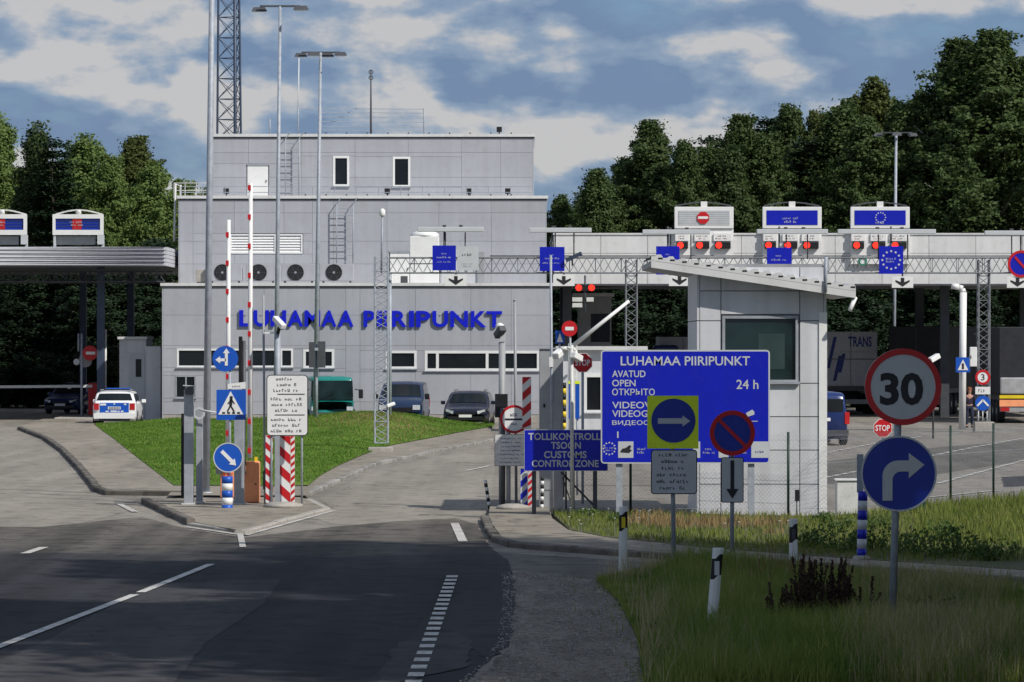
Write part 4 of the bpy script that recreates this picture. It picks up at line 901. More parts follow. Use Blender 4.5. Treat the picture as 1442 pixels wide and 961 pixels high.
bevel(MB().pb(759.5, 793, 492, 722, D, .5).build('cabinet', 'grey', t), .015); MB().box(X(759, D), X(793.5, D), D-.03, D+.53, Z(492, D)+.002, Z(490, D)).build('lid', 'steel', t)
dr = MB().pb(762, 790, 566, 690, D-.015, .013).build('door', 'grey', t); MB().pb(765, 768, 569, 574, D-.03, .014).build('handle', 'black', dr); MB().pb(776.5, 779, 494, 720, D-.02, .018).build('edge_trim', 'steel', t)
D = 79.7
t = T('tall_thin_pole', 'thin grey pole rising in front of tall cabinet past the station corner', 'pole', (X(778, D), D-.1, .1)); MB().tube((X(778, D), D-.1, .1), (X(775.5, D), D-.1, Z(360, D)), .035, .025, n=8).build('pole', 'galv', t); MB().pb(773.5, 779, 503, 517, D-.16, .05).build('white_box', 'white', t)
def guard(x0, x1, y0, y1, D, label, cols, z0=.06, side=True):
    t = T('corner_guard', label, 'guard', (X((x0+x1)/2, D), D, z0), 'striped corner guards'); MB().pb(x0, x1, y0, y1, D, .03).build('plate', cols[0], t)
    h = (x1-x0)*.9; y = y0-h; k = 0
    while y < y1:
        P = [(x0, y), (x1, y+h), (x1, y+2*h), (x0, y+h)] if side else [(x0, y+h), (x1, y), (x1, y+h), (x0, y+2*h)]
        P = [(a, min(max(c, y0+.3), y1-.3)) for a, c in P]; 
        if max(p[1] for p in P)-min(p[1] for p in P) > 1: MB().prism([(X(a, D), Z(c, D)) for a, c in P], D-.004, D-.0005).build('stripe', cols[1+k % (len(cols)-1)], t)
        y += 2*h; k += 1
    return t
guard(735.5, 748, 531, 604, 80.4, 'red and white striped plate above the customs board', ['white', 'red'], z0=Z(604, 80.4), side=False)
guard(733, 743, 660, 716, 79.9, 'blue and white striped plate below the customs board', ['plate_grey', 'blue'], .1, False); guard(743.5, 749, 660, 716, 79.8, 'narrow red striped plate below the customs board', ['plate_grey', 'red'], .1, False)
stripe_post('yellow_black_pole', 794, 539, 604, 85, .05, 'yellow and black banded pole right of tall cabinet', ['yellow', 'black'], 8, z0=.1, cat='pole')
D = 86
t = T('lane_banner', 'narrow blue and yellow-ended strip signs beside the yellow-black pole', 'sign', (X(808, D), D, .1))
for x in (804, 813): 
    MB().pb(x-3, x+3, 541, 590, D, .04).build('strip', 'blue_sat', t); MB().pb(x-3.5, x+3.5, 537, 541, D-.01, .05).build('cap', 'yellow_green', t); MB().tube((X(x, D), D+.05, .1), (X(x, D), D+.05, Z(560, D)), .025, n=6).build('post', 'galv', t)
D = 76.3
t = T('camera_post', 'pale thin post carrying two white cameras on a curved arm', 'camera', (X(806, D), D, .1)); MB().tube((X(806, D), D, .1), (X(805, D), D, Z(486, D)), .035, n=8).build('post', 'white_dirty', t)
for k, (a, y0, b_, y1) in enumerate(((782, 502, 790, 495), (806, 500, 817, 506))): bevel(MB().bar((X(a, D), D-.12, Z(y0, D)), (X(b_, D), D+.12, Z(y1, D)), .15, .13).build('camera_head', 'white', t), .02)
b = MB(); P = [(787, 497), (790, 492), (798, 490), (806, 490), (811, 494), (812, 500)]
for p, q in zip(P[:-1], P[1:]): b.tube((X(p[0], D), D, Z(p[1], D)), (X(q[0], D), D, Z(q[1], D)), .03, n=6)
b.build('arm', 'white', t)
def stop_sign(x, y, r, D, label, ybot, z0=.0):
    t = T('stop_sign', label, 'sign', (X(x, D), D, z0)); q = r*D/F; post(t, x, y-4, ybot, D, .03, z0=z0)
    MB().disc(X(x, D), Z(y, D), q, D-.06, D-.035, 8, PI/8).build('face', 'white', t); MB().disc(X(x, D), Z(y, D), q*.94, D-.065, D-.0605, 8, PI/8).build('red_face', 'red', t); txt(t, 'STOP', x-r*.72, x+r*.72, y-r*.3, y+r*.3, D-.0655, 'white', bold=.02)
stop_sign(820.5, 511, 14.5, 84, 'red octagonal stop sign left of the border board', 640, .0); stop_sign(1243, 603, 14, 118, 'red octagonal stop sign seen behind the 30 sign', 640)
D = 110
t = T('no_entry_sign', 'red no entry disc turned half away near the stop sign', 'sign', (X(803, D), D, 0)); post(t, 803, 455, 650, D, .03); round_face(t, 802, 463, 11, D, 'red'); MB().pb(796, 808, 460.5, 465.5, D-.068, .006).build('white_bar', 'white', t)
t = T('crossing_sign', 'small square blue sign beside the no entry disc', 'sign', (X(788, D), D+.2, 0)); post(t, 788, 470, 650, D+.2, .03); MB().pb(782, 795, 466, 484, D+.13, .03).build('face', 'blue_sat', t); MB().prism([(X(x, D), Z(y, D)) for x, y in ((784, 482), (793, 482), (788.5, 469))], D+.12, D+.128).build('white_triangle', 'white', t)
D = 152
t = T('overhead_signal', 'double red overhead lane signal with white plates under canopy edge', 'traffic light', (X(822, D), D, Z(440, D)))
bevel(MB().pb(811, 838, 401, 410, D, .2).build('housing', 'black', t), .02)
for x in (815, 833): MB().disc(X(x, D), Z(405.5, D), .12, D-.03, D-.002, 16).build('red_lamp', 'red_lamp', t)
for y in (419, 427): MB().pb(806, 820, y, y+6, D, .05).build('plate', 'white_dirty', t)
MB().pb(826, 836, 419, 425, D, .05).build('plate', 'white_dirty', t); MB().tube((X(824, D), D+.1, Z(388, D)), (X(824, D), D+.1, Z(440, D)), .04, n=6).build('hanger', 'darkgrey', t)
D = 148
t = T('raised_boom', 'white diagonal barrier boom raised against the lattice leg', 'barrier', (X(808, D), D, 0)); MB().tube((X(806, D), D, Z(488, D)), (X(886, D), D, Z(424, D)), .085, .06, n=8).build('boom', 'white', t); bevel(MB().pb(800, 813, 484, 610, D, .4).build('housing', 'white_dirty', t), .03)

# ------------------------------------------------------------------ barrier island
zi = .06; D = 83.0
def barrier(x, xb, ytop, ybot, D, label):
    t = T('barrier', label, 'barrier', (X(x, D), D, zi), 'raised lift barriers on the island')
    bevel(MB().box(X(xb, D), X(xb+22, D), D, D+.35, zi, Z(650, D)).build('cabinet', 'orange', t), .03); MB().box(X(xb+15, D), X(xb+19, D), D+.1, D+.2, Z(650, D), Z(644, D)).build('lamp', 'yellow', t); MB().pb(xb+16, xb+18, 681, 683, D-.02, .018).build('lock', 'black', t)
    MB().box(X(xb-6, D), X(xb+3, D), D-.06, D-.004, Z(668, D), Z(640, D)).build('pivot', 'darkgrey', t)
    n = 28; am = MB(); z0, z1 = Z(ybot, D), Z(ytop, D); xw = .045
    a = MB().tube((X(x-1, D), D-.1, z0), (X(x, D), D-.1, z1), xw*1.25, xw*.95, n=8).build('arm', 'white', t)
    k = 0; z = z0+.1
    while z < z1-.15:
        MB().box(X(x-1, D)-xw*1.0, X(x, D)+xw*.15, D-.17, D-.12, z, z+.11).build('red_patch', 'red', a); z += .62
barrier(353.5, 343, 258, 645, 83.0, 'orange lift barrier with the taller raised striped arm')
barrier(322.5, 310, 310, 660, 85.5, 'lift barrier behind crosswalk sign with the shorter raised arm')
D = 82.2
def steel_post(x0, x1, ytop, label, D=D, m='steel'):
    t = T('steel_post', label, 'post', (X((x0+x1)/2, D), D, zi), 'square steel posts on the island'); bevel(MB().box(X(x0, D), X(x1, D), D, D+.2, zi+.02, Z(ytop, D)).build('shaft', m, t), .008)
    MB().box(X(x0-3, D), X(x1+3, D), D-.06, D+.26, zi, zi+.03).build('base_plate', 'white_dirty', t); return t
t = steel_post(259, 272, 549, 'leftmost square steel post on island with small camera on top'); bevel(MB().pb(260, 272, 544, 556, D-.1, .25).build('camera_head', 'darkgrey', t), .02); MB().bar((X(258, D), D-.05, Z(543, D)), (X(276, D), D-.05, Z(544, D)), .02).build('camera_shield', 'plate_grey', t)
t = steel_post(276, 285, 575, 'second square steel post with ring bracket left of lamp mast', D+.8); b = MB(); b.ring(X(277, D), Z(583, D), .09, .13, D+.6, D+.66, 16); b.tube((X(277, D), D+.6, Z(578, D)), (X(302, D), D+.6, Z(582, D)), .02, n=6); b.build('ring_bracket', 'plate_grey', t)
t = steel_post(329.5, 343.5, 588, 'wide square steel post behind the blue keep-right sign')
t = T('signal_column', 'tall slim black signal column behind the barrier arms', 'traffic light', (X(339, 84), 84, zi)); bevel(MB().pb(336, 341, 474, 540, 84, .15).build('signal_head', 'black', t), .01); MB().tube((X(343, 84), 84.1, zi), (X(343, 84), 84.1, Z(480, 84)), .04, n=6).build('pole', 'darkgrey', t)
t = T('barrier_fence_panel', 'black upright board behind leftmost steel posts', 'board', (X(257, 83.4), 83.4, zi)); MB().pb(255, 260, 583, 702, 83.4, .4).build('board', 'black', t)
D = 81.6
t = T('crosswalk_sign', 'square blue pedestrian crossing sign on barrier island', 'sign', (X(323, D), D, zi)); post(t, 323.5, 500, 722, D, .028, z0=zi)
plate(t, 305, 346.5, 549, 591.5, D, 'blue_sat', None, .015); MB().prism([(X(x, D), Z(y, D)) for x, y in ((307.5, 584), (343, 584), (325, 551))], D-.058, D-.0505).build('white_triangle', 'white', t)
k = [(325, 558, 2.6, 5.5), ]; fg = MB()
fg.disc(X(326, D), Z(560, D), 2.3*D/F, D-.064, D-.0585, 12)
for p, q, w_ in (((326, 562), (325, 571), 4.2), ((325, 571), (320.5, 580), 2.2), ((325, 571), (330, 580), 2.2), ((326, 563), (321, 569), 1.6), ((326.5, 563), (330.5, 569), 1.6)): fg.bar((X(p[0], D), D-.0605, Z(p[1], D)), (X(q[0], D), D-.0605, Z(q[1], D)), .004, w_*D/F)
for x in (313, 320, 327, 334): fg.pb(x, x+4, 580.5, 583, D-.063, .004)
fg.build('walking_figure', 'ink', t)
t = T('direction_sign', 'round blue left arrow sign above the crosswalk sign', 'sign', (X(318, D), D, Z(524, D))); round_face(t, 317.5, 505.5, 18, D, 'blue_sat'); MB().prism(arrow_pts(X(311, D), Z(507, D), .22, .06, .15, .1, PI), D-.067, D-.0605).build('arrow', 'white', t); MB().prism(arrow_pts(X(319, D), Z(503, D), .36, .06, .14, .1, PI/2), D-.067, D-.0605).build('arrow', 'white', t)
t = T('name_plate', 'small tilted white plate above the crosswalk sign', 'sign', (X(332, D), D, Z(549, D))); MB().prism([(X(x, D), Z(y, D)) for x, y in ((321, 548), (346, 547.5), (346, 538), (321, 541))], D-.05, D-.035).build('plate', 'white', t); marks(t, 326, 341, 541.5, 546.5, 1, D-.0505, 'ink', 5)
D = 80.6
t = T('keep_right_sign', 'round blue sign with white diagonal arrow above the banded bollard', 'sign', (X(321, D), D, zi)); round_face(t, 321.5, 644.5, 21, D, 'blue_sat', 'plate_grey', .07); MB().prism(arrow_pts(X(322.5, D), Z(645.5, D), .42, .075, .17, .12, -PI/4), D-.067, D-.0605).build('arrow', 'white', t); MB().tube((X(321, D), D, Z(670, D)), (X(321, D), D, Z(630, D)), .03, n=8).build('post', 'galv', t); txt(t, '237', 314, 328, 667, 671.5, D-.06, 'red')
t = stripe_post('striped_bollard', 320, 671, 721, D, .115, 'blue and white banded bollard under the keep-right sign', ['blue_sat', 'white'], 5, z0=zi)
D = 82.4
t = T('camera_pole', 'grey pole behind notice plate with angled white camera on top', 'camera', (X(392, D), D, zi)); MB().box(X(387, D), X(400, D), D, D+.18, zi, Z(612, D)).build('base_post', 'steel', t); MB().tube((X(391, D), D+.09, Z(613, D)), (X(390.5, D), D+.09, Z(468, D)), .065, n=8).build('pole', 'galv', t)
bevel(MB().bar((X(386.5, D), D+.2, Z(448, D)), (X(400, D), D-.15, Z(461, D)), .13, .11).build('camera_head', 'white', t), .02); MB().bar((X(371, D), D+.1, Z(469, D)), (X(391, D), D+.1, Z(469, D)), .03).build('bracket', 'white', t); MB().tube((X(391, D), D+.05, Z(470, D)), (X(394, D), D, Z(458, D)), .04, n=6).build('swivel', 'black', t)
t = T('thin_pole', 'thin dark pole left of the notice plate', 'pole', (X(371, D), D+.3, zi)); MB().tube((X(372, D), D+.3, zi), (X(369.5, D), D+.3, Z(416, D)), .028, n=6).build('pole', 'grey', t); MB().lathe([(.045, Z(664, D)), (.045, Z(690, D))], X(372, D), D+.3, 8).build('sleeve', 'darkgrey', t)
D = 81.0
t = T('notice_plate', 'white trilingual notice plate on thin posts before the camera pole', 'sign', (X(405, D), D, zi)); 
plate(t, 375.5, 434, 528, 614, D, 'white', 'ink', .09, .018); MB().pb(391, 429, 554.8, 556, D-.06, .004).build('rule', 'ink', t); MB().pb(387, 429, 584, 585.2, D-.06, .004).build('rule', 'ink', t)
for i, y in enumerate((530, 558, 587)): marks(t, 381, 429, y, y+24, 3, D-.0555, 'ink', 21+i, fill=.5)
for x in (382, 425): MB().tube((X(x, D), D, zi), (X(x, D), D, Z(535, D)), .022, n=8).build('post', 'galv', t)
guard(374, 384, 613, 708, 81.9, 'slim red and white striped guard left of the camera pole base', ['white', 'red'], zi); guard(394, 409, 614, 713, 81.4, 'wide red and white striped guard right of the camera pole base', ['white', 'red'], zi); guard(409.5, 415, 614, 712, 81.5, 'narrow return of striped guard below the notice plate', ['white', 'red'], zi, False)
D = 81.2; MBb = MB().lathe([(.42, zi), (.4, zi+.06), (.25, zi+.1)], X(400, D), D-.25, 10).build('footing', 'concrete'); tag(MBb, 'low round concrete footing at base of the striped guards', 'footing')
MBb2 = MB().lathe([(.36, .1), (.33, .16), (.15, .2)], X(722, 79.4), 79.2, 9).build('footing', 'concrete'); tag(MBb2, 'low concrete lump at the foot of paired sign posts', 'footing')

# ------------------------------------------------------------------ masts
def lamp_mast(x, xb, ytop, D, label, hw, heads, r=(.1, .06), z0=0.0):
    t = T('lamp_mast', label, 'lamp mast', (X(xb, D), D, z0)); zt = Z(ytop, D)
    MB().tube((X(xb, D), D, z0), (X(x, D), D, zt), r[0], r[1], n=12).build('mast', 'galv', t); MB().lathe([(r[0]*1.9, z0), (r[0]*1.9, z0+.05), (r[0]*1.2, z0+.06)], X(xb, D), D, 10).build('base_flange', 'steel', t)
    MB().ring(X(x, D), D, .01, .05, 0, .01, 4) if 0 else None
    cr_ = MB(); cr_.bar((X(x, D)-hw*.95, D, zt), (X(x, D)+hw*.95, D, zt), .07, .06); cr_.build('crossbar', 'darkgrey', t)
    for k in range(heads):
        a = -hw+2*hw*k/(heads-1); yy = D+(-.35 if k % 2 else .25)
        hb = MB().add([(X(x, D)+a-.26, yy-.16, zt-.17), (X(x, D)+a+.26, yy-.16, zt-.17), (X(x, D)+a+.26, yy+.16, zt-.12), (X(x, D)+a-.26, yy+.16, zt-.12), (X(x, D)+a-.18, yy-.1, zt-.02), (X(x, D)+a+.18, yy-.1, zt-.02), (X(x, D)+a+.18, yy+.1, zt), (X(x, D)+a-.18, yy+.1, zt)], [(0, 3, 2, 1), (4, 5, 6, 7), (0, 1, 5, 4), (1, 2, 6, 5), (2, 3, 7, 6), (3, 0, 4, 7)]).build('lamp_head', 'darkgrey', t)
        MB().box(X(x, D)+a-.2, X(x, D)+a+.2, yy-.12, yy+.12, zt-.19, zt-.175).build('lens', 'lamp_glass', hb)
    return t
lamp_mast(300, 290, -140, DG(700), 'nearest lamp mast, thick and cut off by top of picture', .7, 3, (.085, .06), .06)
lamp_mast(394.5, 388, 9, 128, 'grey lamp mast with twin lamp head at top centre-left', .7, 2, (.085, .05), .3)
lamp_mast(451.5, 444, 74, 155, 'lamp mast with ring of lamps in front of the station', .8, 4, (.105, .055), .3)
lamp_mast(1262, 1258, 187, 205, 'lamp mast standing before the dark trees behind right canopy', .9, 3, (.1, .07))
D = DG(640)
t = T('lattice_mast', 'lattice mast on concrete block at lawn edge with white dome camera', 'mast', (X(536, D), D, .09)); lattice(MB(), (X(537, D), D, .35), (X(537, D), D, Z(362, D)), .40, 26, .024, 4, .011).build('lattice', 'galv', t)
bevel(MB().box(X(519, D), X(553, D), D-.35, D+.4, .05, Z(630, D)).build('footing', 'concrete', t), .02); MB().tube((X(537, D), D, Z(385, D)), (X(538.5, D), D, Z(304, D)), .03, n=8).build('pole', 'galv', t)
MB().lathe([(.06, Z(305, D)), (.09, Z(303, D)), (.09, Z(297, D)), (.04, Z(294, D))], X(538.5, D), D, 10).build('dome', 'white', t)
bevel(MB().bar((X(545, D), D-.3, Z(572, D)), (X(556, D), D-.2, Z(568, D)), .12, .1).build('camera_head', 'white', t), .02)
t = T('dark_signal_box', 'dark signal board on the lawn in front of the station windows', 'traffic light', (X(447, 150), 150, .4)); MB().pb(435, 443.5, 482, 518, 150, .2).build('signal_head', 'darkgrey', t); MB().pb(447, 458, 481, 518, 150, .2).build('signal_head', 'darkgrey', t); MB().tube((X(445, 150), 150.3, .2), (X(445, 150), 150.3, Z(485, 150)), .05, n=8).build('pole', 'galv', t); MB().pb(443, 448, 490, 494, 149.98, .3).build('bracket', 'galv', t)

# left entry group
D = DG(592)
t = T('no_entry_sign', 'red no entry disc on slim post at the left entry', 'sign', (X(115, D), D, 0)); MB().tube((X(115, D), D, 0), (X(115, D), D, Z(470, D)), .05, n=8).build('post', 'galv', t); MB().tube((X(110.5, D), D, Z(495, D)), (X(110.5, D), D, Z(470, D)), .04, n=8).build('side_post', 'galv', t); round_face(t, 127, 497.5, 10.5, D, 'red'); MB().pb(121, 134, 495.5, 499.5, D-.07, .008).build('white_bar', 'white', t)
t = T('round_sign', 'grey back of a round sign left of the no entry disc', 'sign', (X(112, D), D+.4, Z(520, D))); MB().disc(X(119, D), Z(508, D), .3, D+.3, D+.33).build('face', 'grey', t); MB().disc(X(107, D), Z(510, D), .14, D+.2, D+.24, 20).build('mirror', 'plate_grey', t); MB().bar((X(105, D), D+.35, Z(512, D)), (X(119, D), D+.35, Z(510, D)), .03).build('bracket', 'galv', t)
D = 172.
t = T('slim_pole', 'white slim pole beside canopy column at the left entry', 'pole', (X(148, D), D, 0)); MB().tube((X(148, D), D, 0), (X(148.5, D), D, Z(464, D)), .06, n=8).build('pole', 'white_dirty', t); MB().tube((X(144, D), D+.1, Z(520, D)), (X(144, D), D+.1, Z(464, D)), .07, n=8).build('dark_sleeve', 'darkgrey', t)
D = 176.
t = T('lowered_barrier', 'long white lowered boom crossing the left entry lane', 'barrier', (X(130, D), D, 0)); MB().bar((X(-120, D), D, Z(546, D)), (X(130, D), D, Z(544, D)), .1, .12).build('boom', 'white', t); bevel(MB().pb(124, 138, 540, 585, D, .4).build('cabinet', 'red', t), .03); MB().pb(95, 100, 542.5, 547.5, D-.08, .03).build('reflector', 'white', t)
t = T('traffic_island', 'low concrete kerb island behind the police car', 'kerb', (X(110, 172), 172, 0)); bevel(MB().box(X(82, 172), X(140, 172), 170.5, 174, 0, .16).build('kerb_block', 'concrete', t), .03)

# ------------------------------------------------------------------ chain-link fence
def fence(px0, px1, y0, y1, ytop0, label, posts, name='chain_link_fence', z0=.1, d=.085):
    a = GZ(px0, y0, z0); b_ = GZ(px1, y1, z0); A = Vector((a[0], a[1], z0)); B = Vector((b_[0], b_[1], z0)); u = (B-A); Lh = u.length; u.normalize()
    h = Z(ytop0, A.y)-z0; t = T(name, label, 'fence', A); m = MB(); 
    n = int((Lh+h)/d)
    for k in range(n):
        for s_ in (1, -1):
            s0 = k*d-(h if s_ > 0 else 0); P = []
            x0_, x1_ = (s0, s0+h) if s_ > 0 else (k*d, k*d-h)
            z_0, z_1 = 0, h
            lo_, hi_ = 0, 1
            def at(tt): return x0_+(x1_-x0_)*tt
            ts = [0, 1]
            if s_ > 0: ts = [max(0, (0-x0_)/h), min(1, (Lh-x0_)/h)]
            else: ts = [max(0, (x0_-Lh)/h), min(1, x0_/h)]
            if ts[1]-ts[0] < .02: continue
            p, q = (A+u*at(tt)+Vector((0, .004*s_, h*tt)) for tt in ts)
            m.tube(p, q, .0016, n=3, caps=False)
    struct(m.build('wire_mesh', 'galv', t), True)
    for k in range(4): zz = h*(.06+.29*k); MB().tube(A+Vector((0, -.01, zz)), B+Vector((0, -.01, zz)), .003, n=4).build('tension_wire', 'galv', t)
    for px in posts:
        tt = (px-px0)/(px1-px0); c = A.lerp(B, tt); MB().tube((c.x, c.y-.03, 0), (c.x, c.y-.03, z0+h+.05), .026, n=8).build('post', 'bin_green', t)
fence(800, 1165, 723, 723.4, 612, 'chain-link fence with thin posts in front of the gatehouse', (838, 888, 1110)); fence(1165, 1500, 723.4, 690, 612, 'chain-link fence on green posts right of the gatehouse', (1326, 1388, 1450))
D = 77.0
t = T('gate_strut', 'dark diagonal gate brace beside the customs board', 'brace', (X(800, D), D, .1)); b = MB().bar((X(790, D), D, Z(665, D)), (X(836, D), D, Z(712, D)), .04); b.bar((X(797, D), D, .1), (X(797, D), D, Z(664, D)), .04).bar((X(808, D), D+.05, .1), (X(808, D), D+.05, Z(664, D)), .035); b.build('brace', 'darkgrey', t)
b = MB()
for k in range(7): b.tube((X(792+k*2, D), D-.05, Z(672+k*6, D)), (X(798+k, D), D-.02, Z(690+k*3, D)), .012, n=5)
b.build('wire_coil', 'darkgrey', t)
D = 76.5
t = T('utility_box', 'low white utility box in the weeds right of gatehouse', 'box', (X(1195, D), D, .1)); bevel(MB().pb(1178, 1212, 677, 728, D, .35).build('cabinet', 'white_dirty', t), .02); MB().pb(1176.5, 1213.5, 675, 677, D-.03, .42).build('lid', 'white', t)
D = 78.0
t = T('green_bin', 'dark green bin half hidden behind the turn right sign', 'bin', (X(1290, D), D+.3, .1)); bevel(MB().pb(1266, 1304, 700, 740, D, .6).build('bin_body', 'bin_green', t), .04); bevel(MB().pb(1264, 1306, 694, 700, D-.03, .68).build('lid', 'bin_green', t), .02)
t = T('marker_stake', 'short stake with black reflector standing by the gatehouse fence', 'stake', (X(1122, 75.2), 75.2, .1)); D = 75.2; MB().tube((X(1122, D), D, .1), (X(1122, D), D, Z(705, D)), .012, n=6).build('stake', 'darkgrey', t); MB().pb(1119.5, 1125.5, 690, 706, D-.03, .02).build('reflector', 'black', t)

# ------------------------------------------------------------------ vehicles (local: front looks to -Y, then turned and placed)
def wheel(t, x, y, r, w, s_):
    tw = MB().lathe([(r*.62, -w/2), (r*.93, -w/2), (r, -w/2+.03), (r, w/2-.03), (r*.93, w/2), (r*.62, w/2)], 0, 0, 20, axis='x')
    tw.v = [(a+x, b_+y, c+r) for a, b_, c in tw.v]; o = tw.build('tyre', 'rubber', t)
    rm = MB(); rm.lathe([(r*.64, -w/2+.02), (r*.64, w/2-.02), (r*.3, w/2+.0), (r*.12, w/2+.015)], 0, 0, 16, axis='x'); rm.v = [(a*s_+x, b_+y, c+r) for a, b_, c in rm.v]; rm.build('rim', 'steel', o)
def car(name, label, paint, Ln, Wd, prof, belt=.93, wheel_r=.32, group=None, cat='car', taper=.2):
    t = T(name, label, cat, (0, 0, 0), group); hw = Wd/2; st = []
    def sec(tt, zt):
        y = -Ln/2+Ln*tt; e_ = min(1, .86+.14*min(1, min(tt, 1-tt)/.07)); w = hw*e_; zb = min(belt, zt-.05); k = max(0, min(1, (zt-zb)/.55)); wr = w*(1-taper*k); z0 = .2+.10*(1-min(1, min(tt, 1-tt)/.06))
        return [(0, y, zt), (wr*.62, y, zt-.008), (wr*.93, y, zt-.04), (wr, y, zt-.045-.03*k), (w*.97, y, zb), (w, y, zb-.14*min(1, zb)), (w, y, .42), (w*.95, y, z0), (0, y, z0)]
    st = [sec(tt, zt) for tt, zt in prof]; n = 9; b = MB(); v = []
    for s_ in st: v += s_+[(-x, y, z) for x, y, z in s_]
    f = []
    for i in range(len(st)-1):
        for j in range(n-1):
            a = i*2*n+j; c = (i+1)*2*n+j; f.append((a, a+1, c+1, c)); a += n; c += n; f.append((a, c, c+1, a+1))
    for i, fl in ((0, 0), (len(st)-1, 1)):
        o = i*2*n; q = tuple(range(o, o+n))+tuple(range(o+2*n-1, o+n-1, -1)); f.append(q)
    b.add(v, f, True); bd_ = b.build('body', paint, t)
    return t, st, bd_
def glass_panel(t, A, B, w0, w1, outn, name, m='glass', inset=(.06, .94)):
    A = Vector(A); B = Vector(B); n = Vector(outn).normalized()*.014; p = A.lerp(B, inset[0]); q = A.lerp(B, inset[1]); v = []; k = 6
    for pt, w in ((p, w0), (q, w1)):
        for i in range(k+1): u = -1+2*i/k; v.append(pt+n+Vector((u*w, 0, 0))-n*0+Vector((0, 0, 0))-Vector(outn)*(.03*abs(u)**3))
    b = MB().add(v, [(i, i+1, k+1+i+1, k+1+i) for i in range(k)], True); return b.build(name, m, t)
WAGON = [(0, .56), (.012, .68), (.06, .76), (.15, .84), (.25, .92), (.29, .95), (.41, 1.36), (.48, 1.43), (.62, 1.45), (.80, 1.44), (.90, 1.40), (.935, 1.36), (.985, .98), (1.0, .90)]
def place(t, x, ybase, D, yaw):
    t.location = (X(x, D), D, 0); t.rotation_euler = (0, 0, yaw)
def side_glass(t, st, idx, name='side_window'):
    for s_ in (1, -1):
        v = []
        for i in idx:
            a, b_ = Vector(st[i][3]), Vector(st[i][4]); p, q = a.lerp(b_, .12), a.lerp(b_, .9); o = Vector((.012, 0, .003))
            v += [(s_*(p.x+.012), p.y, p.z), (s_*(q.x+.012), q.y, q.z)]
        MB().add(v, [(2*i, 2*i+2, 2*i+3, 2*i+1) for i in range(len(idx)-1)], True).build(name, 'glass', t)
def sedan(name, label, paint, Ln=4.6, Wd=1.77, prof=WAGON, police=False, group=None, r=.32, rails=True):
    t, st, bd_ = car(name, label, paint, Ln, Wd, prof, wheel_r=r, group=group); L2 = Ln/2; hw = Wd/2
    y5, z5 = st[5][0][1], st[5][0][2]; y6, z6 = st[6][0][1], st[6][0][2]
    glass_panel(t, (0, y5, z5), (0, y6, z6), hw*.86, hw*.70, (0, -.75, .66), 'windscreen')
    y11, z11, y12, z12 = st[11][0][1], st[11][0][2], st[12][0][1], st[12][0][2]
    glass_panel(t, (0, y11, z11), (0, y12, z12), hw*.70, hw*.82, (0, .93, .35), 'rear_window', inset=(.08, .82))
    side_glass(t, st, [6, 7, 8, 9, 10])
    for s_ in (1, -1):
        for y in (-L2+.82, L2-.78): wheel(t, s_*(hw-.09), y, r, .2, s_)
        hl = MB().add([(s_*hw*.52, -L2-.012, .66), (s_*hw*.86, -L2+.05, .70), (s_*hw*.88, -L2+.07, .56), (s_*hw*.55, -L2-.012, .54), (s_*hw*.55, -L2+.1, .66), (s_*hw*.86, -L2+.2, .72), (s_*hw*.88, -L2+.2, .56), (s_*hw*.55, -L2+.1, .54)], [(0, 1, 2, 3), (4, 5, 1, 0), (5, 6, 2, 1), (6, 7, 3, 2), (7, 4, 0, 3)]).build('headlight', 'lamp_glass', t)
        MB().box(min(s_*hw*.70, s_*hw*.93), max(s_*hw*.70, s_*hw*.93), L2-.06, L2+.015, .66, .93).build('tail_light', 'tail', t)
        bevel(MB().box(min(s_*(hw+.02), s_*(hw+.2)), max(s_*(hw+.02), s_*(hw+.2)), y5+.18, y5+.28, .90, 1.05).build('wing_mirror', paint, t), .03)
        if rails: MB().tube((s_*hw*.66, st[7][0][1], 1.47), (s_*hw*.66, st[10][0][1], 1.47), .018, n=6).build('roof_rail', 'black' if not police else 'steel', t)
    MB().box(-hw*.42, hw*.42, -L2-.014, -L2+.05, .50, .62).build('grille', 'black', t); MB().box(-hw*.8, hw*.8, -L2-.02, -L2+.08, .28, .44).build('lower_grille', 'black', t)
    p = MB().box(-.26, .26, -L2-.035, -L2-.022, .40, .51).build('number_plate', 'white', t)
    MB().box(-.26, .26, L2+.012, L2+.024, .68 if police else .56, .79 if police else .67).build('number_plate', 'white', t)
    MB().box(-hw*.93, hw*.93, L2-.03, L2+.05, .30, .52).build('rear_bumper', paint, t); MB().box(-hw*.7, hw*.7, L2-.05, L2+.03, .2, .299).build('bumper_insert', 'black', t)
    return t
t = sedan('police_car', 'white police estate car with blue tailgate parked by the lawn', 'car_white', police=True, Wd=1.82)
MB().box(-.60, .60, 2.3+.002, 2.3+.011, .55, .95).build('blue_tailgate', 'blue_sat', t)
pr = MB()
for k, (a, b_, c, d) in enumerate(((-.58, -.34, .84, .92), (-.36, -.22, .575, .62), (-.15, .1, .575, .63), (.13, .22, .575, .62), (.27, .38, .575, .625), (-.04, .04, .88, .92), (.4, .5, .86, .92))): pr.box(-b_, -a, 2.312, 2.316, c, d)
pr.build('lettering', 'white', t); pn = MB()
for k in range(7): pn.box(-.22+k*.065, -.18+k*.065, 2.325, 2.328, .70, .77)
pn.build('plate_characters', 'ink', t)
lb = bevel(MB().box(-.52, .52, -.12, .06, 1.49, 1.535).build('light_bar', 'blue_sat', t), .03); MB().box(-.5, .5, -.1, .05, 1.44, 1.49).build('light_bar_mount', 'black', t)
place(t, 166.5, 597, 163.5, PI+.03)
t = sedan('parked_car', 'dark navy estate car facing viewer at right end of station front', 'car_navy', Wd=1.84, Ln=4.7); place(t, 661, 596, 161, -.06)
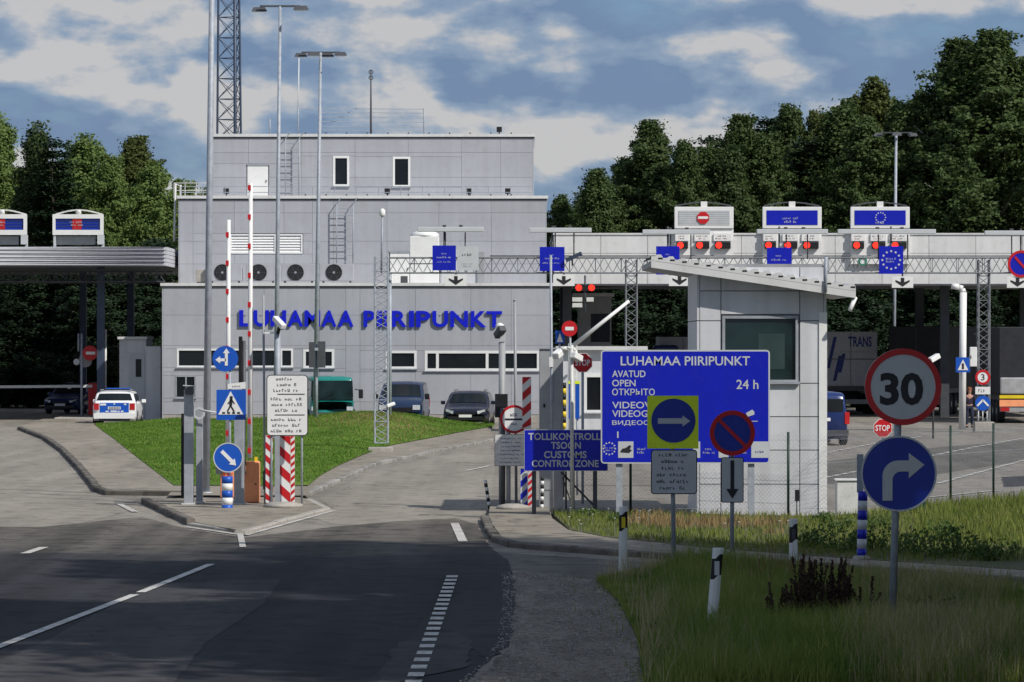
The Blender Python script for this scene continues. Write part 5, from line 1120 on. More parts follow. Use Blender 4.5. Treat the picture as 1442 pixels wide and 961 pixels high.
t = sedan('parked_car', 'dark blue car in shade under the left canopy facing the road', 'car_blue', Wd=1.78); place(t, 104, 563, 189, -.18)

VAN = [(0, .6), (.01, .80), (.05, .98), (.15, 1.12), (.19, 1.18), (.36, 1.86), (.42, 1.93), (.6, 1.96), (.85, 1.95), (.97, 1.90), (.992, 1.80), (1.0, 1.2)]
VAN = [(a_, z_*.925 if z_ > 1.2 else z_) for a_, z_ in VAN]
def van(name, label, paint, Ln=4.8, Wd=1.88, prof=VAN, belt=1.12, r=.33):
    t, st, bd_ = car(name, label, paint, Ln, Wd, prof, belt=belt, cat='van', taper=.13); L2 = Ln/2; hw = Wd/2
    glass_panel(t, st[4][0], st[5][0], hw*.88, hw*.76, (0, -.72, .69), 'windscreen'); side_glass(t, st, [5, 6, 7, 8, 9])
    MB().box(-hw*.74, hw*.74, L2-.02, L2+.02, 1.14, 1.56).build('rear_window', 'glass', t)
    for s_ in (1, -1):
        for y in (-L2+.85, L2-.8): wheel(t, s_*(hw-.1), y, r, .22, s_)
        MB().box(min(s_*hw*.58, s_*hw*.9), max(s_*hw*.58, s_*hw*.9), -L2-.012, -L2+.12, .66, .86).build('headlight', 'lamp_glass', t)
        MB().box(min(s_*hw*.80, s_*hw*.97), max(s_*hw*.80, s_*hw*.97), L2-.05, L2+.025, .72, 1.12).build('tail_light', 'tail', t)
        bevel(MB().box(min(s_*(hw+.03), s_*(hw+.22)), max(s_*(hw+.03), s_*(hw+.22)), -L2+1.0, -L2+1.1, 1.08, 1.32).build('wing_mirror', 'black', t), .03)
    MB().box(-hw*.55, hw*.55, -L2-.014, -L2+.06, .58, .76).build('grille', 'black', t); MB().box(-hw*.85, hw*.85, -L2-.03, -L2+.1, .28, .46).build('bumper', 'darkgrey', t); MB().box(-.26, .26, -L2-.045, -L2-.032, .42, .53).build('number_plate', 'white', t)
    MB().box(-hw*.93, hw*.93, L2-.03, L2+.06, .32, .52).build('rear_bumper', 'darkgrey', t); MB().box(-.26, .26, L2+.012, L2+.03, .82, .93).build('number_plate', 'white', t)
    return t
t = van('parked_van', 'dark blue van facing viewer behind the lattice mast', 'van_navy'); place(t, 569, 596, 163.5, -.05)
t = van('departing_van', 'blue van seen from behind right of the gatehouse', 'car_blue', Ln=4.7); place(t, 1141, 627, 133, PI+.10)
BUS = [(0, 1.0), (.006, 1.5), (.014, 1.93), (.03, 2.0), (.3, 2.03), (.7, 2.03), (.95, 2.0), (.985, 1.95), (1.0, 1.4)]
t, st, bd_ = car('minibus', 'teal minibus facing viewer half hidden by the lawn mound', 'teal', 5.4, 1.95, BUS, belt=1.1, cat='minibus', taper=.07)
MB().box(-.84, .84, -2.7+.0, -2.7+.02, 0, .01).build('front_seam', 'black', t)
v = [(-.86, -2.73, 1.06), (.86, -2.73, 1.06), (.84, -2.655, 1.86), (-.84, -2.655, 1.86), (-.86, -2.5, 1.06), (.86, -2.5, 1.06), (.84, -2.5, 1.86), (-.84, -2.5, 1.86)]
MB().add(v, [(0, 1, 2, 3), (7, 6, 5, 4), (0, 4, 5, 1), (3, 2, 6, 7), (0, 3, 7, 4), (1, 5, 6, 2)]).build('windscreen', 'glass_green', t)
for s_ in (1, -1):
    for y in (-1.8, 1.8): wheel(t, s_*.88, y, .34, .22, s_)
    MB().box(min(s_*.6, s_*.86), max(s_*.6, s_*.86), -2.735, -2.65, .62, .78).build('headlight', 'lamp_glass', t)
    MB().tube((s_*.95, -2.5, 1.5), (s_*1.18, -2.62, 1.45), .02, n=6).build('mirror_arm', 'black', t); bevel(MB().box(min(s_*1.1, s_*1.28), max(s_*1.1, s_*1.28), -2.7, -2.58, 1.12, 1.5).build('wing_mirror', 'black', t), .03)
MB().box(-.9, .9, -2.74, -2.6, .3, .55).build('bumper', 'darkgrey', t); MB().bar((-.5, -2.75, 1.08), (.1, -2.74, 1.35), .02).build('wiper', 'black', t); side_glass(t, st, [3, 4, 5, 6])
place(t, 463, 590, 164.5, .10)
# lorries under the canopy
def trailer(name, label, W2, Hb, z0, Ln, m, x, D, yaw, light='tail'):
    t = T(name, label, 'lorry', (0, 0, 0)); hw = W2/2
    bevel(MB().box(-hw, hw, 0, Ln, z0, Hb).build('box', m, t), .04)
    for s_ in (-1, 1): MB().box(s_*.015-.006+(.4*0), s_*.015+.006, -.006, -.001, z0+.05, Hb-.05).build('door_seam', 'darkgrey', t)
    MB().box(-hw*.95, hw*.95, .05, Ln-.5, z0-.22, z0-.002).build('chassis', 'darkgrey', t); MB().box(-hw*.97, hw*.97, -.05, .05, .5, .72).build('rear_bar', 'grey', t)
    for s_ in (-1, 1):
        for y in (1.2, 2.5, 3.8, Ln-1.5): wheel(t, s_*(hw-.2), y, .5, .32, s_)
        MB().box(min(s_*hw*.66, s_*hw*.95), max(s_*hw*.66, s_*hw*.95), -.08, -.051, .52, .68).build('tail_light', light, t); MB().box(s_*hw*.9-.05, s_*hw*.9+.05, .02, .08, .5, z0-.22).build('bracket', 'darkgrey', t)
    bevel(MB().box(-hw*.96, hw*.96, Ln+.15, Ln+2.3, .5, Hb-.25).build('cab', 'darkgrey', t), .15); MB().box(-hw*.9, hw*.9, Ln+2.3, Ln+2.33, 1.7, 2.7).build('windscreen', 'glass', t)
    PLACE.append((t, x, D, yaw)); return t
PLACE = []
t = trailer('lorry', 'white lorry trailer with blue slanted lettering under right canopy', 2.55, 3.95, 1.35, 9, 'trailer_white', 1198, 186, 0)
txt(t, 'TRANS', 0, 0, 0, 0, 0, 'ink_blue', bold=.03, world=(-.12, 1.0, 3.22, 3.72, -.002)); MB().box(-1.2, 1.25, -.012, -.004, 2.62, 2.66).build('trim_line', 'darkgrey', t)
sl_ = MB()
for k, (x, z, h) in enumerate(((-1.15, 2.2, 1.5), (-.85, 1.6, 1.2), (-.6, 2.0, .9))): sl_.add([(x, -.008, z), (x+.16, -.008, z), (x+.16+h*.22, -.008, z+h), (x+h*.22, -.008, z+h)], [(0, 1, 2, 3)])
sl_.build('slanted_lettering', 'ink_blue', t); marks_ = MB()
for k in range(8): marks_.box(-.5+k*.18, -.4+k*.18, -.006, -.002, 2.95, 3.02)
marks_.build('small_print', 'grey', t)
t = trailer('lorry', 'dark curtain-sided lorry behind the 30 sign', 2.6, 4.2, 1.25, 10, 'tarp_dark', 1290, 184, -.28)
t = trailer('lorry', 'lorry with grey tarpaulin and orange tail board at right picture edge', 2.55, 4.1, 1.2, 8, 'tarp_dark', 1449, 166, 0); MB().box(-1.26, 1.26, -.09, -.012, 1.06, 1.2).build('yellow_board', 'yellow', t); MB().box(-1.26, 1.26, -.09, -.055, .72, 1.0).build('orange_board', 'orange', t); bevel(MB().box(-1.24, 1.24, -.14, -.005, 1.24, 1.95).build('grey_cover', 'tarp_grey', t), .06)
t = trailer('lorry', 'blue cab lorry with pale box seen between border board and gatehouse', 2.3, 3.7, 1.2, 4.5, 'trailer_white', 962, 188, 0); bevel(MB().box(-1.5, -.3, -1.6, -.2, .5, 3.3).build('blue_load', 'car_blue', t), .12)

for t, x, D, yaw in PLACE: t.location = (X(x, D), D, 0); t.rotation_euler = (0, 0, yaw)

# ------------------------------------------------------------------ person by the right gantry leg
def person(label, x, D):
    t = T('person', label, 'person', (X(x, D), D, 0)); hgt = 1.62
    J = {'pel': ((0, 0, .86), .12), 'wai': ((0, 0, 1.0), .11), 'che': ((.01, 0, 1.2), .135), 'nek': ((.01, -.01, 1.36), .05), 'hea': ((.01, -.03, 1.44), .075), 'hd2': ((.01, -.03, 1.53), .085), 'top': ((.01, -.02, 1.6), .05),
         'hl': ((-.09, 0, .82), .085), 'kl': ((-.10, -.03, .45), .06), 'al': ((-.11, .02, .09), .042), 'tl': ((-.12, -.12, .035), .035), 'hr': ((.09, 0, .82), .085), 'kr': ((.11, -.06, .46), .06), 'ar': ((.12, .06, .09), .042), 'tr': ((.13, -.08, .035), .035),
         'sl': ((-.17, 0, 1.28), .055), 'el': ((-.22, .02, 1.02), .042), 'wl': ((-.2, -.1, .82), .03), 'fl': ((-.2, -.14, .75), .028), 'sr': ((.19, 0, 1.28), .055), 'er': ((.26, -.05, 1.05), .042), 'wr': ((.36, -.22, 1.14), .03), 'fr': ((.42, -.27, 1.18), .028)}
    E = [('pel', 'wai'), ('wai', 'che'), ('che', 'nek'), ('nek', 'hea'), ('hea', 'hd2'), ('hd2', 'top'), ('pel', 'hl'), ('hl', 'kl'), ('kl', 'al'), ('al', 'tl'), ('pel', 'hr'), ('hr', 'kr'), ('kr', 'ar'), ('ar', 'tr'), ('che', 'sl'), ('sl', 'el'), ('el', 'wl'), ('wl', 'fl'), ('che', 'sr'), ('sr', 'er'), ('er', 'wr'), ('wr', 'fr')]
    ks = list(J)
    def skinned(name, keys, m, grow=0, root=None):
        idx = {k: i for i, k in enumerate(keys)}; me = bpy.data.meshes.new(name); me.from_pydata([J[k][0] for k in keys], [(idx[a], idx[b_]) for a, b_ in E if a in idx and b_ in idx], []); me.materials.append(M[m])
        o = bpy.data.objects.new(name, me); COL.objects.link(o); o.parent = t; md = o.modifiers.new('skin', 'SKIN')
        for k in keys: sv = me.skin_vertices[0].data[idx[k]]; sv.radius = (J[k][1]+grow, (J[k][1]+grow)*(.75 if k in ('che', 'wai', 'pel') else 1)); sv.use_root = (k == (root or keys[0]))
        ss = o.modifiers.new('subsurf', 'SUBSURF'); ss.levels = ss.render_levels = 2; return o
    skinned('body', ks, 'skin', 0, 'pel')
    skinned('trousers', ['pel', 'hl', 'kl', 'al', 'hr', 'kr', 'ar'], 'denim', .014, 'pel'); skinned('top', ['pel', 'wai', 'che', 'sl', 'el', 'wl', 'sr', 'er', 'wr'], 'shirt', .018, 'pel')
    MB().lathe([(.03, 1.645), (.085, 1.61), (.105, 1.56), (.105, 1.50), (.08, 1.46)], .01, -.01, 12).build('hair', 'hair', None).parent = t
    sh = MB()
    for s_, y in ((-.115, -.09), (.125, -.05)): sh.box(s_-.05, s_+.05, y-.11, y+.16, 0, .075)
    s2 = sh.build('shoes', 'black', None); s2.parent = t; bevel(s2, .02)
    fc = MB(); fc.box(-.015, .035, -.125, -.1, 1.48, 1.52).box(-.03, .05, -.118, -.1, 1.445, 1.455)
    f_ = fc.build('face', 'skin', None); f_.parent = t
    t.scale = (1, 1, hgt/1.62)
person('person with reddish hair in dark top and jeans by the gantry leg', 1365, 158)

# ------------------------------------------------------------------ trees and shrubs
rng = np.random.default_rng(11)
def leaves_mesh(name, C, Nn, size, m, asp=.7):
    n = len(C); C = np.asarray(C); Nn = np.asarray(Nn); Nn = Nn/np.maximum(1e-6, np.linalg.norm(Nn, axis=1, keepdims=True))
    r = rng.normal(size=(n, 3)); u = np.cross(Nn, r); u /= np.maximum(1e-6, np.linalg.norm(u, axis=1, keepdims=True)); w = np.cross(Nn, u)
    s = (np.asarray(size)*rng.uniform(.6, 1.35, n))[:, None]
    V = np.empty((n, 4, 3)); V[:, 0] = C-u*s; V[:, 1] = C+w*s*asp; V[:, 2] = C+u*s; V[:, 3] = C-w*s*asp
    me = bpy.data.meshes.new(name); me.vertices.add(4*n); me.vertices.foreach_set('co', V.astype(np.float32).ravel()); me.loops.add(4*n); me.polygons.add(n)
    me.loops.foreach_set('vertex_index', np.arange(4*n, dtype=np.int32)); me.polygons.foreach_set('loop_start', np.arange(0, 4*n, 4, dtype=np.int32)); me.polygons.foreach_set('loop_total', np.full(n, 4, np.int32))
    me.update(calc_edges=True); me.materials.append(M[m]); return me
def make_tree(kind, m, seed, bark='bark', leaf=.0054, ncl=320, per=210):       # unit height
    rd = random.Random(seed); C = []; Nn = []; tr = MB(); tr.tube((0, 0, 0), (rd.uniform(-.01, .01), 0, .5), .018, .011, n=8).tube((0, 0, .5), (rd.uniform(-.02, .02), rd.uniform(-.02, .02), .93), .011, .002, n=6)
    if kind == 'spruce':
        lv_ = 26
        for i in range(lv_):
            u = .06+.93*i/lv_; rr = (1-u)**.85*.185+.008; nb = 7 if u < .8 else 5
            for k in range(nb):
                a = rd.uniform(0, 2*PI); L_ = rr*rd.uniform(.65, 1.2); q = max(10, int(125*L_/.15)*2)
                if k < 3: tr.tube((0, 0, u), (math.cos(a)*L_*.9, math.sin(a)*L_*.9, u-L_*.3), .004, .001, n=3, caps=False)
                q *= 2; t_ = rng.random(q)**.7; sp_ = (.022+.035*(1-t_))*.6
                C.append(np.stack([math.cos(a)*L_*t_+rng.normal(size=q)*sp_, math.sin(a)*L_*t_+rng.normal(size=q)*sp_, u-L_*t_*.38+L_*.25*t_*t_+rng.normal(0, .008, q)], 1)); Nn.append(np.stack([rng.normal(0, .5, q), rng.normal(0, .5, q), np.ones(q)], 1))
        C = np.concatenate(C); Nn = np.concatenate(Nn)
    else:
        wide = {'broad': .27, 'birch': .205, 'dense': .23, 'pine': .2}[kind]; base = {'broad': .10, 'birch': .16, 'dense': .04, 'pine': .35}[kind]
        up = {'broad': .75, 'birch': .9, 'dense': .45, 'pine': .4}[kind]; lobes = [(rd.uniform(0, 6.28), rd.uniform(.15, .95), rd.uniform(.6, 1.3)) for _ in range(9)]
        for c in range(ncl):
            k = rd.random()**.9; u = base+(1-base)*k; a = rd.uniform(0, 2*PI)
            prof = math.sin(PI*(k*.9+.08)**.8)**.75 if kind == 'broad' else math.sin(PI*(k*.92+.06)**.75)**.85 if kind == 'birch' else min(1, (k+.06)*4)**.6*(1.03-k)**.8
            ln = wide*max(.06, prof)*(rd.uniform(.5, 1.0) if rd.random() < .8 else rd.uniform(.95, 1.3)); rise = rd.uniform(.01, .07) if rd.random() < .3 else 0
            for la, lk, lw in lobes:
                if abs(((a-la+PI) % (2*PI))-PI) < .55 and abs(k-lk) < .14: ln *= lw
            b0 = Vector((0, 0, max(.03, u*.97-ln*up*.9))); tip = Vector((math.cos(a)*ln, math.sin(a)*ln, min(1.0, u*.95+rise+rd.gauss(0, .01))))
            if c % 5 == 0: tr.tube(b0, b0.lerp(tip, .92), .005, .001, n=4, caps=False)
            sg = rd.uniform(.7, 1.3)*(1 if kind != 'birch' else .8)
            q = .25+.77*rng.random(per)**.75; sd = (.028*(1.12-q)+.005)*sg; o_ = np.clip(rng.normal(size=(per, 3)), -1.6, 1.6)*sd[:, None]*np.array([1, 1, .8])
            if kind == 'birch': o_[:, 2] -= .02*q*q
            C.append(np.array(b0)+(np.array(tip)-np.array(b0))*q[:, None]+o_); Nn.append(np.array([math.cos(a)*.5, math.sin(a)*.5, .5])+o_*14+rng.normal(0, .6, (per, 3)))
        C = np.concatenate(C); Nn = np.concatenate(Nn)
    cm = leaves_mesh('crown', C, Nn, np.full(len(C), leaf), m); tm = tr.build('trunk', bark); tme = tm.data; bpy.data.objects.remove(tm); return tme, cm
VAR = {'broadA': make_tree('broad', 'leaf_broad', 1), 'broadB': make_tree('broad', 'leaf_broad', 2), 'darkA': make_tree('dense', 'leaf_right', 3), 'darkB': make_tree('broad', 'leaf_right', 4), 'darkC': make_tree('dense', 'leaf_dark', 5),
       'spruceA': make_tree('spruce', 'leaf_spruce_and_shade', 6, leaf=.006), 'spruceB': make_tree('spruce', 'leaf_spruce_and_shade', 7, leaf=.006), 'birchA': make_tree('birch', 'leaf_birch', 8, 'bark_birch', .0050), 'birchB': make_tree('birch', 'leaf_right', 9, 'bark_birch', .0050), 'birchC': make_tree('birch', 'leaf_right', 19, 'bark', .0050), 'shrub': make_tree('dense', 'leaf_spruce_and_shade', 12), 'shade': make_tree('broad', 'leaf_right', 21, leaf=.0065, ncl=190, per=130), 'broadC': make_tree('birch', 'leaf_broad', 14, 'bark', .0050)}
def tree(v, x, y, h, label, wide=1.0, rot=None, group='trees behind the station', cat='tree', name='tree'):
    t = T(name, label, cat, (x, y, -.02), group); rot = random.uniform(0, 6.28) if rot is None else rot
    for nme, me in zip(('trunk', 'crown'), VAR[v]):
        o = bpy.data.objects.new(nme, me); COL.objects.link(o); o.parent = t; o.scale = (h*wide, h*wide, h); o.rotation_euler = (0, 0, rot)
def ptree(v, px_, ytop, D, label, wide=1.0, **k): tree(v, X(px_, D), D, Z(ytop, D), label, wide, **k)
GL = 'trees behind the left canopy'; GR = 'trees behind the right canopy'
for v, x, y, D, w, lb in (('broadA', -8, 160, 222, 1.1, 'tall green tree cut by the left picture edge'), ('darkC', 52, 176, 216, 1.0, 'dark tree just left of the small canopy sign box'), ('spruceA', 78, 185, 214, 1.2, 'dark conifer above the canopy sign box'), ('broadB', 118, 193, 224, 1.15, 'sunlit green tree right of the dark conifer'),
                          ('broadC', 155, 208, 220, 1.0, 'bushy green tree in the middle of the left group'), ('birchA', 190, 186, 236, 1.15, 'slim tree top standing highest at middle of left group'), ('broadB', 215, 232, 222, 1.1, 'green tree left of the station guard rail'), ('broadC', 258, 244, 226, 1.1, 'green tree partly hidden behind the station guard rail'), ('broadB', 290, 268, 232, 1.0, 'lowest green tree beside the left station wall')):
    ptree(v, x, y, D, lb, w, group=GL)
for v, x, y, D, w, lb in (('birchC', 790, 268, 226, .9, 'low dark tree right behind the station corner'), ('darkA', 838, 238, 224, 1.1, 'dark rounded tree right of the station'), ('birchC', 880, 215, 236, 1.0, 'dark tree between the rounded one and the first peak'), ('birchB', 917, 166, 232, 1.3, 'pointed dark tree forming the first peak from left'), ('birchC', 965, 190, 228, .95, 'dark tree above the leftmost signal board'),
                          ('spruceA', 1003, 180, 236, 1.2, 'conifer right of the leftmost signal board'), ('birchB', 1042, 158, 232, 1.2, 'tall narrow tree left of the middle signal board'), ('spruceB', 1080, 152, 242, 1.3, 'conifer above the middle signal board'), ('birchC', 1112, 138, 238, .95, 'broad dark tree above the gap between signal boards'), ('birchA', 1155, 150, 246, 1.1, 'lighter tree in dark group left of the tall birch'),
                          ('birchB', 1195, 138, 236, .85, 'dark tree left of the lamp mast before the wood'), ('birchA', 1230, 104, 238, 1.15, 'tall yellowish birch behind the lamp mast'), ('spruceA', 1268, 130, 244, 1.2, 'conifer right of the yellowish birch'), ('birchC', 1300, 118, 240, .8, 'dark tree left of the tallest tree'), ('birchB', 1352, 50, 228, 1.35, 'left crown of the tallest trees at far right'), ('birchB', 1395, 38, 226, 1.45, 'tallest leafy tree near the right picture edge'), ('birchC', 1448, 72, 226, .95, 'big tree cut by the right picture edge')):
    ptree(v, x, y, D, lb, w, group=GR)
for k in range(30):
    x = 770+k*24+random.uniform(-9, 9); sky_y = np.interp(x, [770, 840, 915, 1000, 1110, 1230, 1290, 1380, 1480], [300, 262, 215, 222, 180, 150, 155, 95, 110])
    ptree(random.choice(['darkA', 'birchC', 'birchB', 'darkC', 'spruceB', 'spruceA']), x, sky_y-18+random.uniform(0, 34), random.uniform(226, 234) if k % 2 else random.uniform(240, 256), 'dark leafy or conifer tree in the wood behind right canopy', random.uniform(1.15, 1.5), group='trees in the wood behind right canopy')
for k in range(14):
    x = -40+k*26+random.uniform(-9, 9); ptree(random.choice(['broadA', 'broadB', 'darkA']), x, np.interp(x, [-40, 100, 200, 330], [215, 240, 262, 310])+random.uniform(0, 30), random.uniform(240, 256), 'green tree deep in the wood behind left canopy', 1.1, group='trees in the wood behind left canopy')
for k in range(26):                                   # the wood goes on beyond both picture edges
    x = (1490+k*34 if k < 14 else -70-(k-14)*34)+random.uniform(-10, 10)
    ptree(random.choice(['darkA', 'birchC', 'darkC', 'spruceA']) if k < 14 else random.choice(['broadA', 'broadC', 'darkC']), x, random.uniform(95, 190), random.uniform(216, 250), 'tree of the wood continuing past the picture edge', random.uniform(.95, 1.2), group='trees of the wood past the picture edges')
# understorey below the canopies; shade is put into its near-black leaf colour
for k in range(26):
    x = -60+k*58+random.uniform(-12, 12)
    if 240 < x < 740: continue
    D = random.uniform(203, 210); tree('shrub', X(x, D), D, random.uniform(6.5, 9.5), 'shrub coloured shade-dark under the trees beyond the canopies', 2.0, group='shrubs beyond the canopies', cat='shrub', name='shrub')
# unseen trees added right of the viewer to throw shade over the foreground
for i, (x, y, h, v, w) in enumerate(((14.6, 46.5, 22, 'shade', .9), (15.5, 43, 27, 'shade', .95), (12.9, 38, 21, 'shade', .95), (18, 49, 27, 'shade', .9), (13.4, 32, 25, 'shade', .9), (21, 45, 31, 'shade', .9), (17, 31, 32, 'shade', .75), (19.5, 38, 32, 'shade', .75))):
    tree(v, x, y, h, 'unseen tree added right of the picture to shade the foreground', w, group='added shade trees right of the viewpoint')

# ------------------------------------------------------------------ grass
def inside(P, poly):
    x, y = P[:, 0], P[:, 1]; c = np.zeros(len(P), bool); n = len(poly); j = n-1
    for i in range(n):
        xi, yi = poly[i]; xj, yj = poly[j]
        with np.errstate(divide='ignore', invalid='ignore'):
            c ^= ((yi > y) != (yj > y)) & (x < (xj-xi)*(y-yi)/(yj-yi)+xi)
        j = i
    return c
def clump(P, s, seed):                                   # cheap value noise for patchiness
    q = np.random.default_rng(seed); a = q.uniform(0, 6.28, 6); d = q.normal(size=(6, 2))
    return sum(np.sin((P @ d[k])*s+a[k]) for k in range(6))/6
def blades(name, label, P, z, h, w, m, bend=.35, kind='stuff', cat=None, parent=None):
    n = len(P); a = rng.uniform(0, 2*PI, n); hh = h*rng.uniform(.55, 1.25, n); ww = w*rng.uniform(.7, 1.3, n); l = rng.normal(0, bend, n)*hh; b_ = rng.uniform(0, 2*PI, n)
    ux, uy = np.cos(a)*ww, np.sin(a)*ww; lx, ly = np.cos(b_)*l, np.sin(b_)*l
    V = np.empty((n, 5, 3)); x, y = P[:, 0], P[:, 1]; zz = np.broadcast_to(z, (n,))
    V[:, 0] = np.stack([x-ux, y-uy, zz], 1); V[:, 1] = np.stack([x+ux, y+uy, zz], 1)
    V[:, 2] = np.stack([x+ux*.7+lx*.3, y+uy*.7+ly*.3, zz+hh*.55], 1); V[:, 3] = np.stack([x-ux*.7+lx*.3, y-uy*.7+ly*.3, zz+hh*.55], 1); V[:, 4] = np.stack([x+lx, y+ly, zz+hh*.98], 1)
    me = bpy.data.meshes.new(name); me.vertices.add(5*n); me.vertices.foreach_set('co', V.astype(np.float32).ravel())
    me.loops.add(7*n); me.polygons.add(2*n); base = (np.arange(n)*5)[:, None]
    me.loops.foreach_set('vertex_index', (base+np.array([0, 1, 2, 3, 3, 2, 4])).astype(np.int32).ravel())
    me.polygons.foreach_set('loop_start', (np.arange(n)[:, None]*7+np.array([0, 4])).astype(np.int32).ravel()); me.polygons.foreach_set('loop_total', np.tile(np.array([4, 3], np.int32), n))
    me.update(calc_edges=True); me.materials.append(M[m]); o = bpy.data.objects.new(name, me); COL.objects.link(o)
    o['label'] = label; o['category'] = cat or 'grass'; struct(o, True); return o
def scatter(poly, n, x0, x1, y0, y1):
    P = np.stack([rng.uniform(x0, x1, n), rng.uniform(y0, y1, n)], 1); return P[inside(P, poly)]
vp = [GP(*p) for p in VERGE]
P = scatter(vp, 230000, 1, 8.2, 38, 60)
c1 = clump(P, 1.1, 1); px_ = CX+P[:, 0]*F/P[:, 1]; py_ = CY+F*H/P[:, 1]
dry = rng.random(len(P)) < np.clip(.03+.3*c1+.42*np.exp(-((px_-1290)/110)**2)-.35*np.exp(-((px_-1140)/60)**2)+.15*np.exp(-((px_-1390)/60)**2), .02, .8)
edge_d = np.clip((px_-880)/90, .25, 1)
g = ~dry
blades('verge_grass', 'rough green grass covering the foreground verge', P[g], .03, (.15+.13*rng.random(g.sum()))*edge_d[g]*(1+.55*c1[g])*1.6, .006, 'grass_verge', .45)
d_ = dry & (rng.random(len(P)) < .6); blades('dry_grass', 'dry straw-coloured grass standing in the foreground verge', P[d_], .03, .46*(1+.35*c1[d_]), .0038, 'grass_pale', .3)
P2 = scatter(vp, 9000, 1.5, 10, 40, 60); k = (np.exp(-((CX+P2[:, 0]*F/P2[:, 1]-1130)/70)**2-((CY+F*H/P2[:, 1]-835)/28)**2) > rng.random(len(P2))); blades('reed_grass', 'reddish dry grass along the far edge of the verge', P2[k], .03, .5, .006, 'grass_reed', .22)
P = scatter(sp, 60000, .5, 15, 60, 92); c1 = clump(P, .9, 5); px_ = CX+P[:, 0]*F/P[:, 1]; py_ = CY+F*(H-.1)/P[:, 1]
dry = (c1*.55+1.0*np.exp(-((px_-1000)/90)**2-((py_-742)/10)**2)+.8*np.exp(-((px_-910)/60)**2-((py_-735)/9)**2)+.6*np.exp(-((px_-1100)/50)**2-((py_-752)/9)**2)) > .62
blades('bank_grass', 'green grass on the bank in front of the fence', P[~dry], .1, .12*(1+.4*c1[~dry]), .008, 'grass_bank', .4); d_ = dry & (rng.random(len(P)) < .8); blades('dry_bank_grass', 'rusty dry grass patches on the bank before the gatehouse', P[d_], .1, .2, .008, 'grass_dry', .35)
pale = (px_ > 1290) & (py_ < 770) & (rng.random(len(P)) < .5); blades('tall_bank_grass', 'tall yellow-green grass on the bank at right', P[pale], .1, .24, .008, 'grass_bank', .35)
nL = 60000; U, Tt = rng.random(nL)**.6, rng.random(nL); LP = np.array([lawn_pt(u, t_) for u, t_ in zip(U, Tt)]); cr0 = (rng.random(nL) < np.clip(.5*np.exp(-((LP[:, 1]-143)/9)**2)*np.exp(-((CX+LP[:, 0]*F/LP[:, 1]-540)/75)**2)+.01+.05*clump(LP[:, :2], .45, 9), .005, .45)); blades('dry_lawn_grass', 'yellowed dry grass patches on the lawn mound', LP[cr0][:, :2], LP[cr0][:, 2]-.005, .08, .012, 'grass_dry', .5); LP = LP[~cr0]; blades('lawn_grass', 'short mown grass of the lawn before the station', LP[:, :2], LP[:, 2]-.005, .06, .012, 'grass', .5)

# weeds, dock stalks, flowers: single plants
def weed(px_, py_, w, h, z0, label, n=260, m='leaf_weed', grp='leafy weeds on the bank'):
    x, y = GZ(px_, py_, z0); t = T('weed_clump', label, 'plant', (x, y, z0), grp); rd = random.Random(int(px_*7)); C = []; Nn = []; st = MB()
    for k in range(16):
        a = rd.uniform(0, 6.28); r_ = w*rd.random()**.6; hx = h*rd.uniform(.5, 1); tip = (x+math.cos(a)*r_, y+math.sin(a)*r_*.7, z0+hx); b0 = (x+math.cos(a)*r_*.5, y+math.sin(a)*r_*.35, z0); st.tube(b0, tip, .006, .003, n=4, caps=False)
        for j in range(n//16): q = rd.uniform(.12, 1.03); C.append((b0[0]+(tip[0]-b0[0])*q+rd.gauss(0, .05)-x, b0[1]+(tip[1]-b0[1])*q+rd.gauss(0, .05)-y, hx*q+rd.gauss(0, .02))); Nn.append((rd.gauss(0, .7), rd.gauss(0, .7)-.3, rd.uniform(.1, 1)))
    me = leaves_mesh('foliage', C, Nn, np.full(len(C), .04), m, .5); o = bpy.data.objects.new('foliage', me); COL.objects.link(o); o.parent = t; st.build('stem', m, t)
for i, (x, y, w, h) in enumerate(((1150, 772, .5, .55), (1185, 778, .55, .75), (1228, 776, .5, .7), (1272, 782, .6, .75), (1312, 786, .6, .72), (1345, 785, .55, .85), (1375, 788, .5, .65), (1405, 790, .5, .5), (1335, 762, .4, .6), (1230, 745, .5, .5), (1182, 748, .4, .4), (1160, 738, .3, .35), (825, 728, .35, .3), (870, 735, .3, .3))):
    nb = ['gatehouse corner', 'utility box', 'banded bollard', 'foot of the turn sign', 'green bin', 'right side of the green bin', 'right fence post', 'right picture edge'][min(i, 7)] if i < 8 else ['back of the bin', 'back of the bollard', 'front of the utility box', 'gatehouse wall base', 'customs board posts', 'left post of the border board'][i-8]
    weed(x, y, w*.85, h*.62, .1, 'leafy green weed clump growing by the '+nb)
for i, (x, y, w, h, lb) in enumerate(((985, 850, .25, .3, 'small leafy weed left of the leaning marker post'), (1060, 868, .3, .34, 'leafy weed between leaning marker post and dock plants'), (1075, 905, .28, .3, 'leafy weed below the dock plants, nearer the viewer'), (1235, 905, .3, .36, 'leafy weed left of the turn sign post foot'), (1330, 880, .35, .4, 'leafy weed right of the turn sign post foot'), (940, 900, .22, .22, 'low weed at the gravel edge'), (1180, 850, .3, .3, 'leafy weed behind the dock plants'))): weed(x, y, w, h, .03, lb, n=200, grp='leafy weeds in the near verge')
